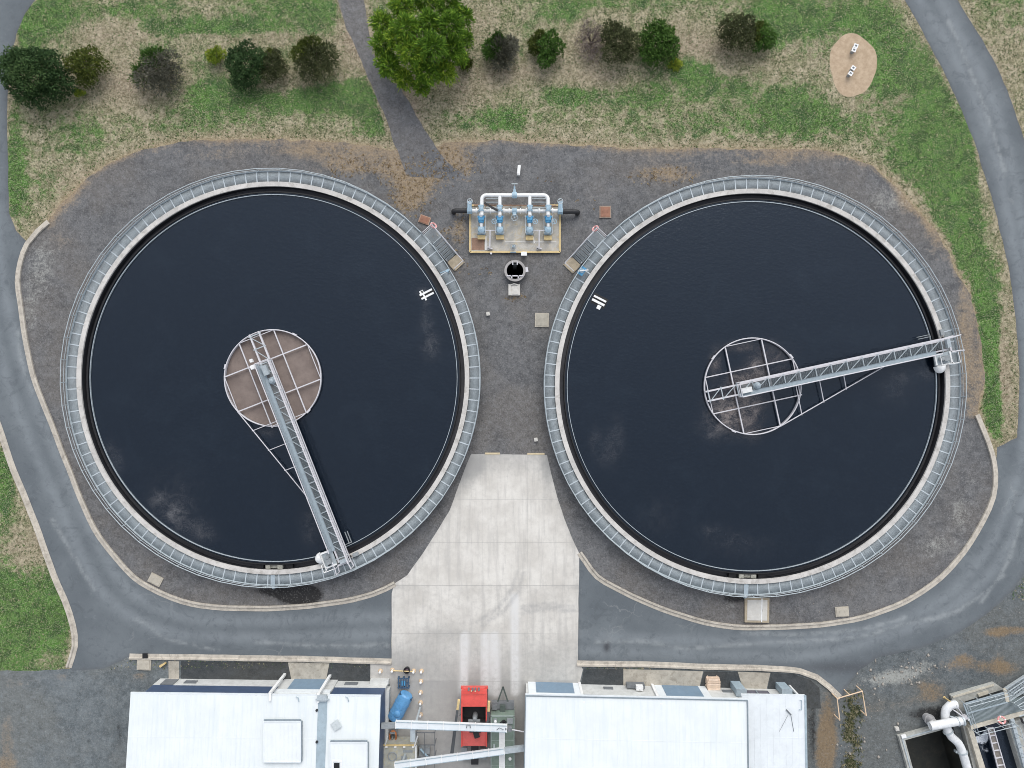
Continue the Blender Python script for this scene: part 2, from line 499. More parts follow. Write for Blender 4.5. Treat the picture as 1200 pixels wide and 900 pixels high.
# ---- materials of the setting
def mat_ground():
    t = NT('grassland')
    gr, so, og = t.attr('green'), t.attr('soil'), t.attr('edge')
    nA = t.noise(.22, 4, .6); nB = t.noise(.9, 5, .65, dist=.6); nC = t.noise(2.3, 6, .8); nD = t.noise(5.2, 5, .8); nE = t.noise(11, 3, .75)
    f = t.math('ADD', t.math('MULTIPLY', nA, .45), t.math('MULTIPLY', nB, .75))
    f = t.math('ADD', f, t.math('MULTIPLY', nC, .85))
    f = t.math('ADD', f, t.math('MULTIPLY', nD, .35))
    f = t.math('ADD', f, t.math('MULTIPLY', gr, .6))
    f = t.math('SUBTRACT', f, t.math('MULTIPLY', so, .5))
    nF = t.noise(.09, 3, .6)
    f = t.math('ADD', f, t.math('MULTIPLY', t.math('SUBTRACT', nF, .5), .5))
    gfac = t.math('MULTIPLY', t.rng(f, 1.14, 1.43), t.rng(nC, .2, .5, .72, 1.0))
    dry = t.mix(t.rng(nC, .41, .57), (.150, .140, .075), (.44, .385, .265))
    dry = t.mix(t.math('MULTIPLY', t.rng(nD, .45, .65), .7), dry, (.54, .49, .37))
    dry = t.mix(t.math('MULTIPLY', t.rng(nB, .40, .58), .75), dry, t.mix(t.rng(nC, .4, .58), (.085, .105, .042), (.21, .215, .105)))
    soil = t.mix(t.rng(nC, .40, .58), (.185, .135, .098), (.35, .28, .215))
    soil = t.mix(t.math('MULTIPLY', t.rng(nD, .5, .62), .5), soil, (.10, .085, .06))
    soil = t.mix(og, soil, t.mix(t.rng(nC, .3, .7), (.26, .18, .115), (.40, .31, .20)))
    base = t.mix(t.math('MULTIPLY', so, .85, clamp=True), dry, soil)
    grn = t.mix(t.rng(nC, .40, .58), (.034, .085, .022), (.105, .215, .048))
    grn = t.mix(t.rng(nB, .45, .7), grn, t.mix(t.rng(nA, .45, .6), (.075, .185, .040), (.05, .115, .04)))
    grn = t.mix(t.math('MULTIPLY', t.rng(nD, .5, .3), .6), grn, (.16, .26, .085))
    col = t.mix(gfac, base, grn)
    pk = t.noise(.75, 5, .7, dist=.8)
    col = t.mix(t.math('MULTIPLY', t.math('MULTIPLY', t.rng(pk, .50, .60), gfac), .75), col, (.030, .072, .024))
    col = t.mix(t.math('MULTIPLY', t.math('MULTIPLY', t.rng(pk, .47, .36), t.rng(gr, .45, 1.0)), .75), col, t.mix(t.rng(nD, .35, .65), (.065, .185, .030), (.12, .27, .05)))
    # tussock specks, thick where the sward is rough
    sp = t.math('MULTIPLY', t.rng(nD, .50, .585), t.rng(t.noise(.4, 4, .6), .35, .58, .3, 1.))
    sp = t.math('MULTIPLY', sp, t.math('SUBTRACT', 1.0, t.math('MULTIPLY', so, .7, clamp=True)))
    sp = t.math('MULTIPLY', sp, t.rng(nC, .3, .5, .45, 1.))
    col = t.mix(t.math('MULTIPLY', t.rng(nD, .47, .38), t.math('SUBTRACT', .62, t.math('MULTIPLY', gfac, .42))), col, (.50, .44, .31))
    col = t.mix(sp, col, t.mix(t.rng(nE, .42, .58), (.030, .044, .022), (.075, .105, .042)))
    col = t.mix(t.math('MULTIPLY', t.rng(nE, .52, .62), .45), col, (.50, .45, .33))
    t.bump(nD, .5, .04)
    return t.fin(col, .95, 0, .05)


def mat_gravel(name, a, b, tanc, peb=1.0):
    t = NT(name)
    tan, pale, dk = t.attr('tan'), t.attr('pale'), t.attr('dark')
    nL = t.noise(.12, 4, .6); nA = t.noise(.45, 6, .7, dist=.5); nB = t.noise(1.7, 7, .8); nC = t.noise(5.5, 5, .85)
    v = t.voro(11, out='Color')
    mx = tuple((x + y) / 2 for x, y in zip(a, b))
    col = t.mix(t.rng(nA, .32, .68), a, b)
    col = t.mix(t.math('MULTIPLY', t.rng(nL, .42, .6), .7), col, (mx[0] * 1.18, mx[1] * 1.08, mx[2] * .97))
    col = t.mix(t.math('MULTIPLY', t.rng(nB, .47, .66), .55), col, tuple(x * 1.4 for x in b))
    col = t.mix(t.math('MULTIPLY', t.rng(nC, .5, .62), .4), col, tuple(x * 1.5 for x in b))
    col = t.mix(t.math('MULTIPLY', t.rng(nB, .47, .33), .6), col, tuple(x * .66 for x in a))
    tf = t.rng(t.math('ADD', t.math('MULTIPLY', tan, .55), t.math('ADD', t.math('MULTIPLY', nB, .75), t.math('ADD', t.math('MULTIPLY', nC, .3), t.math('MULTIPLY', nA, .35)))), 0.93, 1.24)
    col = t.mix(t.math('MULTIPLY', tf, .8), col, t.mix(t.rng(nC, .35, .65), tanc, tuple(min(1, x * 1.5) for x in tanc)))
    pf = t.rng(t.math('ADD', t.math('MULTIPLY', pale, .42), t.math('ADD', t.math('MULTIPLY', nB, .7), t.math('MULTIPLY', nC, .6))), .86, 1.14)
    col = t.mix(t.math('MULTIPLY', pf, .65), col, (.42, .42, .385))
    df = t.rng(t.math('ADD', t.math('MULTIPLY', dk, .8), nB), .85, 1.15)  # darkens wet stains and the painted shade beside the buildings
    col = t.mix(t.math('MULTIPLY', df, .88), col, (.022, .021, .021))
    rgb = t.n('ShaderNodeSeparateColor'); t.put(rgb.inputs[0], v)
    col = t.mix(t.math('MULTIPLY', t.rng(rgb.outputs[0], .72, 1.0), .22 * peb), col, (.33, .32, .30))
    col = t.mix(t.math('MULTIPLY', t.rng(rgb.outputs[1], .7, 1.0), .35 * peb), col, (.055, .055, .058))
    t.bump(nC, .5, .03)
    return t.fin(col, .92, 0, .1)


def mat_road():
    t = NT('worn_asphalt')
    w, e, k, ln = t.attr('wear'), t.attr('edge'), t.attr('dark'), t.attr('line')
    nA = t.noise(.25, 5, .6); nB = t.noise(2.0, 5, .65); nC = t.noise(25, 2, .8)
    st = t.noise(.7, 6, .75, dist=.8)
    col = t.mix(t.rng(nA, .3, .7), (.114, .130, .143), (.155, .174, .187))
    col = t.mix(t.math('MULTIPLY', t.rng(nB, .45, .75), .45), col, (.10, .112, .125))
    col = t.mix(t.math('MULTIPLY', t.math('MULTIPLY', w, t.rng(st, .3, .6, .45, 1.)), .5), col, (.255, .28, .298))
    col = t.mix(t.math('MULTIPLY', t.rng(t.math('ADD', e, t.math('MULTIPLY', nB, .7)), .8, 1.3), .4), col, (.095, .098, .104))
    col = t.mix(t.math('MULTIPLY', k, .75), col, (.07, .074, .082))
    col = t.mix(t.math('MULTIPLY', t.rng(t.noise(.9, 7, .75, dist=1.2), .5, .66), .45), col, (.085, .096, .107))
    col = t.mix(t.math('MULTIPLY', t.rng(t.noise(1.6, 7, .8, dist=1.0), .56, .7), .4), col, (.225, .245, .26))
    col = t.mix(t.math('MULTIPLY', ln, t.rng(t.noise(1.3, 5, .7), .35, .6, .05, .55)), col, (.33, .35, .355))
    # hairline cracks
    pass
    nd = t.n('ShaderNodeTexVoronoi', feature='DISTANCE_TO_EDGE'); nd.inputs['Scale'].default_value = .17
    wp = t.n('ShaderNodeVectorMath', operation='ADD'); t.put(wp.inputs[0], t.tc)
    nz = t.n('ShaderNodeTexNoise'); nz.inputs['Scale'].default_value = .5; nz.inputs['Detail'].default_value = 5; t.put(nz.inputs['Vector'], t.tc)
    sc = t.n('ShaderNodeVectorMath', operation='SCALE'); sc.inputs[3].default_value = 3.0; t.put(sc.inputs[0], nz.outputs['Color'])
    t.put(wp.inputs[1], sc.outputs[0]); t.put(nd.inputs['Vector'], wp.outputs[0])
    cm = t.math('MULTIPLY', t.rng(nd.outputs['Distance'], .012, .0), t.rng(t.noise(.13, 3), .56, .66))
    col = t.mix(t.math('MULTIPLY', cm, .35), col, (.30, .31, .31))
    col = t.mix(t.math('MULTIPLY', t.rng(nC, .55, .8), .4), col, (.30, .31, .32))
    t.bump(nC, .3, .015)
    return t.fin(col, .85, 0, .3)


def mat_slab():
    t = NT('yard_concrete')
    dk, tr, ty = t.attr('dark'), t.attr('wear'), t.attr('tyre')
    nA = t.noise(.35, 6, .65); nB = t.noise(2.2, 5, .7); nC = t.noise(18, 3, .7)
    st = t.noise(.8, 6, .7, vec=t.scale(2.6, .22, 1))
    col = t.mix(t.rng(nA, .3, .7), (.555, .525, .48), (.71, .68, .63))
    col = t.mix(t.math('MULTIPLY', t.rng(nB, .45, .75), .25), col, (.42, .395, .36))
    col = t.mix(t.math('MULTIPLY', t.rng(st, .46, .68), .55), col, (.44, .42, .395))
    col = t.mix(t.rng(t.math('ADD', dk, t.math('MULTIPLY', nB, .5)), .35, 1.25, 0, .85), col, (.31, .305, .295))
    col = t.mix(t.math('MULTIPLY', tr, t.rng(nB, .25, .6, .35, .85)), col, (.66, .65, .635))
    col = t.mix(t.math('MULTIPLY', ty, t.rng(nB, .25, .6, .1, .38)), col, (.27, .27, .275))
    col = t.mix(t.math('MULTIPLY', t.rng(nC, .55, .8), .3), col, (.26, .255, .245))
    t.bump(nC, .15, .01)
    return t.fin(col, .85, 0, .25)


M_GROUND = mat_ground()
M_GRAVEL = mat_gravel('blue_metal_gravel', (.096, .097, .101), (.162, .162, .165), (.26, .195, .125))
M_GRAVEL2 = mat_gravel('rough_gravel', (.080, .092, .098), (.138, .152, .158), (.185, .130, .075), .8)
M_GRAVEL3 = mat_gravel('blue_grey_gravel', (.100, .115, .123), (.165, .183, .191), (.21, .155, .10), .7)
M_TRACK = mat_gravel('track_gravel', (.105, .108, .117), (.16, .163, .170), (.27, .20, .13), .7)
M_BITUMEN = mat_gravel('dark_bitumen', (.050, .056, .060), (.068, .073, .076), (.10, .09, .075), .12)
M_ROAD = mat_road()
M_SLAB = mat_slab()
M_KERB = pm('kerb_concrete', (.50, .455, .39), .9, var=.14, scale=1.4, dirt=(.24, .21, .18), dirt_amt=.6)
M_PATH = pm('path_concrete', (.43, .395, .335), .9, var=.15, scale=1.2, dirt=(.24, .21, .17), dirt_amt=.6)
M_SOIL = None

# ---- ground: one sheet to the horizon
cs = np.arange(-54, 54.01, .42); ext = np.array([-900, -400, -200, -110, -75, -60.])
gx = np.concatenate([ext, cs, -ext[::-1]])
cs2 = np.arange(-44, 42.01, .42)
gy = np.concatenate([ext, cs2[cs2 > -59], -ext[::-1]])
ground = sheet('ground', [(-890, -890), (890, -890), (890, 890), (-890, 890)], 0.0, M_GROUND, res=.42, xs=gx, ys=gy,
               attrs={'green': g_green, 'soil': g_soil, 'edge': g_orange}, holes=(mh_hole, pit_hole))
tag(ground, 'patchy green and straw coloured grass ground around the plant', 'ground', kind='structure')

ATT1 = {'tan': lambda X, Y: splat(X, Y, TAN) + (.45 + .7 * vnoise(X, Y, .2, 12)) * np.exp(-segdist(X, Y, spline(pxl(GRASS_EDGE_L + [(487, 180)] + GRASS_EDGE_R)), False)[0] / .8),
        'pale': lambda X, Y: splat(X, Y, PALE), 'dark': lambda X, Y: splat(X, Y, DARK)}
ATT2 = {'tan': lambda X, Y: splat(X, Y, RTAN), 'pale': lambda X, Y: splat(X, Y, RPALE), 'dark': lambda X, Y: splat(X, Y, [(952, 850, 8, 70, .8), (140, 860, 10, 60, .6), (1100, 835, 30, 12, .7), (1150, 800, 30, 10, .4), (1030, 745, 30, 8, .3), (1070, 806, 40, 5, .55), (1120, 800, 30, 5, .4), (1075, 838, 30, 10, .5), (1035, 850, 14, 20, .3), (1125, 765, 16, 6, .5), (1150, 752, 14, 8, .3)])}  # splats beside both buildings paint soft wall shade into the gravel
ATT0 = {'tan': lambda X, Y: .55 * np.exp(-segdist(X, Y, track)[0] / .35), 'pale': lambda X, Y: X * 0, 'dark': lambda X, Y: X * 0}
yg = sheet('gravel', yard, .004, M_GRAVEL, .4, .22, ATT1, holes=(mh_hole,))
tag(yg, 'dark blue metal gravel yard around the two round tanks', 'gravel yard', kind='structure')
rg = sheet('gravel', pxl([(640, 776), (1000, 768), (1100, 742), (1200, 660), (1330, 600), (1500, 1250), (640, 1250)]), .004, M_GRAVEL2, .4, .2, ATT2, holes=(pit_hole,))
tag(rg, 'rough gravel with rusty dirt between the right building and the inlet works', 'gravel yard', kind='structure')
lg = sheet('gravel', pxl([(-260, 789), (-60, 786), (0, 786), (40, 787), (84, 784), (120, 776), (152, 766), (458, 768), (458, 1250), (-260, 1250)]), .004, M_GRAVEL3, .4, .2, ATT2)
tag(lg, 'blue grey gravel apron left of the left white roofed building', 'gravel yard', kind='structure')
tk = sheet('path', track, .008, M_TRACK, .35, .16, ATT0)
tag(tk, 'grey gravel track running down between the bushes to the tanks', 'track', kind='structure')

LW = [[(-28, 60), (-28, 200), (-18, 330), (10, 450), (50, 550), (95, 650), (125, 700), (180, 735), (260, 747), (460, 742)], [(-10, 60), (-8, 200), (4, 330), (30, 440), (70, 540), (115, 635), (150, 690), (210, 722), (300, 728), (460, 722)]]
RW = [[(1078, 0), (1110, 50), (1140, 110), (1165, 180), (1183, 260), (1200, 350), (1206, 450), (1195, 550), (1165, 630), (1120, 690), (1060, 725), (960, 750), (860, 752), (680, 745)],
      [(1100, 0), (1130, 50), (1160, 110), (1184, 190), (1200, 280), (1218, 400), (1218, 500), (1200, 590), (1170, 660), (1110, 715), (1040, 745), (950, 768), (860, 768), (680, 762)]]


def wear(lines):
    L = [spline(pxl(l)) for l in lines]
    return lambda X, Y: np.maximum.reduce([np.exp(-(segdist(X, Y, l, False)[0] / .55) ** 2) for l in L])


def thin(lines):
    L = [spline(pxl(l), .8) for l in lines]
    return lambda X, Y: np.maximum.reduce([np.exp(-((segdist(X, Y, l, False)[0] + .25 * (vnoise(X, Y, .8, 4) - .5)) / .17) ** 2) for l in L])


def edgef(poly): return lambda X, Y: np.exp(-segdist(X, Y, poly)[0] / .5)


rl = sheet('road', road_l, .008, M_ROAD, .2, .07, {'wear': wear(LW), 'edge': edgef(road_l), 'dark': lambda X, Y: X * 0, 'line': thin([[(158, 725), (175, 733), (190, 747), (225, 755), (255, 762)], [(95, 495), (105, 515), (112, 540)], [(20, 380), (25, 420), (38, 460)], [(62, 610), (85, 650), (110, 690)], [(300, 752), (380, 757), (455, 756)]])})
tag(rl, 'grey asphalt road curving round the left tank', 'road', kind='structure')
rr = sheet('road', road_r, .008, M_ROAD, .2, .07, {'wear': wear(RW), 'edge': edgef(road_r), 'dark': lambda X, Y: splat(X, Y, [(711, 758, 4, 7, 1.6), (990, 782, 70, 7, .9), (1060, 768, 40, 6, .6)]), 'line': thin([[(700, 752), (760, 752), (800, 760), (845, 757), (900, 753), (1000, 747), (1060, 731), (1112, 720), (1150, 697), (1176, 674)], [(1112, 25), (1135, 78), (1149, 112), (1166, 162), (1178, 205)], [(870, 742), (940, 743), (1010, 737), (1060, 724)], [(1150, 705), (1180, 660), (1196, 610)]])})
tag(rr, 'grey asphalt road curving round the right tank', 'road', kind='structure')

TY = [spline(pxl(l)) for l in ([(560, 728), (585, 712), (600, 690), (606, 670)], [(566, 732), (592, 715), (608, 692), (613, 672)], [(612, 712), (640, 708), (672, 712)], [(612, 718), (640, 713), (672, 716)])]
ST = [pxl(l) for l in ([(545, 745), (543, 812)], [(569, 745), (569, 812)], [(580, 745), (581, 812)], [(603, 700), (604, 810)])]
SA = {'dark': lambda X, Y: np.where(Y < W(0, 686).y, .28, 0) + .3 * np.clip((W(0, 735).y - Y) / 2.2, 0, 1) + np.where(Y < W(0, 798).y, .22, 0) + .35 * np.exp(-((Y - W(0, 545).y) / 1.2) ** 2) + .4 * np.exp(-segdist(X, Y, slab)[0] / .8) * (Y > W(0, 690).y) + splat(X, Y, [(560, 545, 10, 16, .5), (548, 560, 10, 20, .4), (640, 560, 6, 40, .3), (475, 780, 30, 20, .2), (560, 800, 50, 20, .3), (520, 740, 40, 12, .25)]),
      'wear': lambda X, Y: np.maximum.reduce([line_mask(X, Y, l, .28, .2) for l in ST]),
      'tyre': lambda X, Y: np.maximum.reduce([line_mask(X, Y, l, .07, .2) for l in TY])}
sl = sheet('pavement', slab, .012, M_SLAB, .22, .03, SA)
tag(sl, 'pale concrete yard slab between the two tanks and the buildings', 'concrete slab', kind='structure')
M_JOINT = pm('joint_sealant', (.36, .35, .335), .9)
b = MB()
for p, q in (((463, 686), (678, 686)), ((459, 742), (678, 743)), ((457, 798), (616, 799)), ((512, 640), (512, 798)), ((565, 534), (565, 798)), ((618, 534), (618, 798)), ((490, 585), (655, 585)), ((536, 585), (655, 585)), ((500, 636), (672, 636))):
    if p == (490, 585): continue
    b.bar(W(p[0], p[1], .014), W(q[0], q[1], .014), .024 if p[1] == q[1] or abs(p[1] - q[1]) < 3 else .011, .004)
tag(b.build('pavement_joint', M_JOINT), 'dark expansion joints ruled across the concrete slab', 'joint', kind='structure')
b = MB(); b.box(W(577, 531.5, .03), (1.3, .16, .04)); b.box(W(628, 531.8, .03), (1.5, .14, .04))
tag(b.build('pavement_edge', pm('buff_concrete', (.6, .5, .33), .9)), 'buff edging strips along the top of the concrete slab', 'edging', kind='structure')


# ---- kerbs: gutter pan with a raised upstand, cast in lengths
def kerb(pts, label, side=1, step=.8):
    P = spline(pxl(pts), step)
    prof = [(-.24, .0), (-.24, .022), (.02, .032), (.07, .13), (.09, .145), (.22, .145), (.235, .13), (.24, .0)]
    m = MB(); vs = []
    n = len(P); k = len(prof)
    for i, p in enumerate(P):
        t = (P[min(i + 1, n - 1)] - P[max(i - 1, 0)]).normalized()
        s = Vector((-t.y, t.x)) * side
        wob = .012 * math.sin(i * 1.7) + .01 * math.sin(i * .63)
        for a, h in prof:
            q = p + s * (a + wob); vs.append((q.x, q.y, h + (0.01 if h > 0 else 0)))
    fs = []
    for i in range(n - 1):
        for j in range(k - 1):
            f = (i * k + j, i * k + j + 1, (i + 1) * k + j + 1, (i + 1) * k + j)
            fs.append(f if side > 0 else f[::-1])
    fs += [tuple(range(k)), tuple((n - 1) * k + j for j in range(k - 1, -1, -1))]
    m.add(vs, fs)
    return tag(m.build('kerb', M_KERB), label, 'kerb', kind='structure')


kerb(KERB_IN_LEFT, 'long pale concrete kerb round the gravel of the left tank', 1)
kerb(KERB_OUT_LEFT, 'pale concrete kerb between the road and the lower left grass', -1)
kerb(KERB_RIGHT, 'long pale concrete kerb round the gravel of the right tank', 1)
kerb(KERB_LOW_LEFT, 'straight pale kerb in front of the left building', -1)
kerb(KERB_LOW_RIGHT, 'pale kerb in front of the right building, hooking down at its end', -1)


def flat(name, pts, z, mat, label, cat, th=.03):
    m = MB(); m.prism(pxl(pts), z - th, z)
    return tag(m.build(name, mat), label, cat, kind='structure')


flat('pavement_bitumen', [(212, 775), (337, 776), (343, 802), (212, 800)], .02, M_BITUMEN, 'long dark bitumen strip in front of the left building', 'bitumen strip')
flat('pavement_bitumen', [(386.5, 777.5), (434, 779), (434, 800), (381, 800)], .02, M_BITUMEN, 'short dark bitumen strip right of the left building doorway path', 'bitumen strip')
flat('footpath', [(337.5, 776), (386, 777), (380.5, 806), (343.5, 806)], .035, M_PATH, 'tapered concrete path to the left building doorway', 'path')
flat('footpath', [(197.5, 774.5), (210, 774.8), (210, 798), (198, 798)], .035, M_PATH, 'narrow concrete path by the left end of the left building', 'path')
flat('footpath', [(730.5, 784), (824, 786.5), (818.5, 809), (730.5, 807)], .035, M_PATH, 'wide concrete path along the right building front', 'path')
flat('footpath', [(864.5, 787), (902.5, 788.5), (897, 813), (872, 812)], .035, M_PATH, 'tapered concrete path to the dark door of the right building', 'path')
flat('pavement_bitumen', [(684.5, 783.5), (730, 784), (730, 807), (680, 805)], .025, M_BITUMEN, 'dark bitumen bed beside the concrete slab at the right building', 'bitumen strip')
flat('pavement_bitumen', [(825, 787), (864, 787.5), (871, 812), (819, 811)], .025, M_BITUMEN, 'dark tapered bitumen bed under the timber stack', 'bitumen strip')
flat('pavement_bitumen', [(903.5, 789), (930, 790), (950, 797), (960, 806), (962, 830), (944, 830), (898, 813)], .022, M_BITUMEN, 'dark bitumen corner at the right end of the right building', 'bitumen strip')

# bare earth ring in the grass
cpt = W(999.5, 76)
m_soil = NT('bare_tan_earth')
nS = m_soil.noise(2.2, 5, .7); nS2 = m_soil.noise(14, 3, .7)
M_SOIL = m_soil.fin(m_soil.mix(m_soil.math('MULTIPLY', m_soil.rng(nS2, .5, .75), .5), m_soil.mix(m_soil.rng(nS, .3, .7), (.40, .30, .205), (.52, .405, .29)), (.29, .21, .14)), .95, 0, .1)
ell = []
for i in range(48):
    a = 2 * math.pi * i / 48
    r1 = 1 + .035 * math.sin(3 * a + 1) + .02 * math.sin(5 * a)
    ell.append((cpt.x + 2.03 * r1 * math.cos(a), cpt.y + 2.75 * r1 * math.sin(a)))
so = sheet('soil', ell, .006, M_SOIL, .12, .07)
tag(so, 'oval patch of bare tan earth in the upper right grass', 'bare earth', kind='structure')

# ================================================================== MATERIALS FOR THINGS
M_COPE = pm('coping_concrete', (.56, .535, .505), .85, var=.12, scale=.9, dirt=(.30, .28, .25), dirt_amt=.65)
M_TANKW = pm('tank_wall_concrete', (.33, .32, .31), .9, var=.12, scale=1.0, dirt=(.18, .17, .16))
M_WET = pm('wet_launder_concrete', (.028, .03, .036), .5, var=.2, scale=1.5, dirt=(.05, .048, .045))
M_LFLOOR = pm('launder_floor', (.058, .058, .066), .5, var=.25, scale=1.2, dirt=(.085, .08, .08))
M_BLACK = pm('near_black', (.008, .008, .009), .6)  # near-black for launder wall, linings and solid blocks standing for openings
M_GALV = pm('galvanised_steel', (.47, .52, .545), .45, .25, var=.08, scale=4, dirt=(.33, .36, .38), dirt_amt=.4)
M_GALVL = pm('bright_galvanised_steel', (.52, .57, .60), .5, .1, var=.1, scale=1.0, dirt=(.36, .37, .37), dirt_amt=.6)
M_GALVD = pm('dull_grating_steel', (.40, .45, .475), .55, .1, var=.1, scale=1.2, dirt=(.28, .305, .32), dirt_amt=.5)
M_LILAC = pm('pale_painted_steel', (.60, .585, .61), .5, .0, var=.06, scale=3, dirt=(.40, .38, .37), dirt_amt=.4)
M_WHITE = pm('white_paint', (.80, .80, .79), .45, var=.04, scale=3, dirt=(.5, .49, .46), dirt_amt=.3)
M_TRAY = pm('pale_blue_grey_plate', (.36, .42, .46), .5, .1, var=.08, scale=4)
M_BLUE = pm('blue_pump_paint', (.075, .30, .52), .45, var=.1, scale=5, dirt=(.05, .16, .26), dirt_amt=.4)
M_LBLUE = pm('pale_blue_valve_paint', (.33, .46, .55), .5, var=.12, scale=5, dirt=(.2, .27, .32), dirt_amt=.4)
M_DARK = pm('dark_rubber', (.02, .02, .022), .6)
M_GREYB = pm('grey_machine_paint', (.27, .29, .30), .5, var=.1, scale=5)
M_YEL = pm('faded_yellow_paint', (.66, .50, .24), .6, var=.1, scale=4, dirt=(.42, .33, .2), dirt_amt=.4)
M_RED = pm('faded_red_ring', (.66, .30, .29), .6, var=.08)
M_PALEO = pm('pale_mossy_concrete', (.36, .355, .31), .9, var=.2, scale=4, dirt=(.12, .12, .09), dirt_amt=.7)
M_STONE = pm('tan_concrete_pad', (.42, .355, .26), .9, var=.14, scale=2, dirt=(.25, .2, .15))


def water_mat(name, foam_splats, foam_amt=1.0, body=(.0022, .0055, .0115), churn=False):
    t = NT(name)
    f = t.attr('foam')
    big = t.noise(.35, 5, .6, dist=.5)
    mid = t.noise(1.1, 8, .68, dist=.9)
    fine = t.noise(9, 4, .7)
    rip = t.noise(2.2, 3, .6, vec=t.scale(1, 1.8, 1, .5))
    rip2 = t.noise(5.0, 3, .6, vec=t.scale(1, 2.2, 1, .5))
    ff = t.math('MULTIPLY', f, t.rng(t.math('ADD', t.math('MULTIPLY', mid, .8), t.math('MULTIPLY', fine, .3)), .36, .92))
    ff = t.math('MULTIPLY', ff, foam_amt, clamp=True)
    if churn: ff = t.rng(t.math('ADD', t.math('MULTIPLY', f, .55), t.math('ADD', t.math('MULTIPLY', t.noise(2.2, 6, .7, dist=1.6), .7), t.math('MULTIPLY', fine, .2))), .84, 1.02)
    haze = t.math('MULTIPLY', t.rng(big, .48, .75), .18)
    col = t.mix(haze, body, (.016, .025, .036))
    col = t.mix(ff, col, t.mix(t.rng(fine, .3, .7), t.mix(t.attr('brown'), (.115, .115, .12), (.19, .155, .14)) if not churn else (.45, .5, .58), t.mix(t.attr('brown'), (.21, .20, .20), (.27, .225, .20)) if not churn else (.75, .78, .82)))
    col = t.mix(t.math('MULTIPLY', t.rng(rip2, .5, .75), .16), col, (.03, .042, .058))  # ripple sparkle put into the water colour as pale mottling
    t.bump(t.math('ADD', rip, t.math('MULTIPLY', rip2, .5)), .35, .05)
    t.b.inputs['Specular Tint'].default_value = (.76, .87, 1, 1)
    return t.fin(col, t.math('ADD', .07, t.math('MULTIPLY', ff, .6)), 0, .74)


M_WATER = water_mat('dark_tank_water', None)
m = NT('brown_scum')
n1 = m.noise(.8, 5, .6); n2 = m.noise(6, 4, .7); n3 = m.noise(24, 3, .7)
cc = m.mix(m.rng(n1, .3, .7), (.165, .128, .112), (.225, .178, .155))
cc = m.mix(m.math('MULTIPLY', m.rng(n2, .5, .75), .4), cc, (.11, .085, .075))
cc = m.mix(m.math('MULTIPLY', m.rng(n3, .5, .8), .4), cc, (.32, .27, .24))
m.bump(n3, .4, .02)
M_SCUM = m.fin(cc, .8)


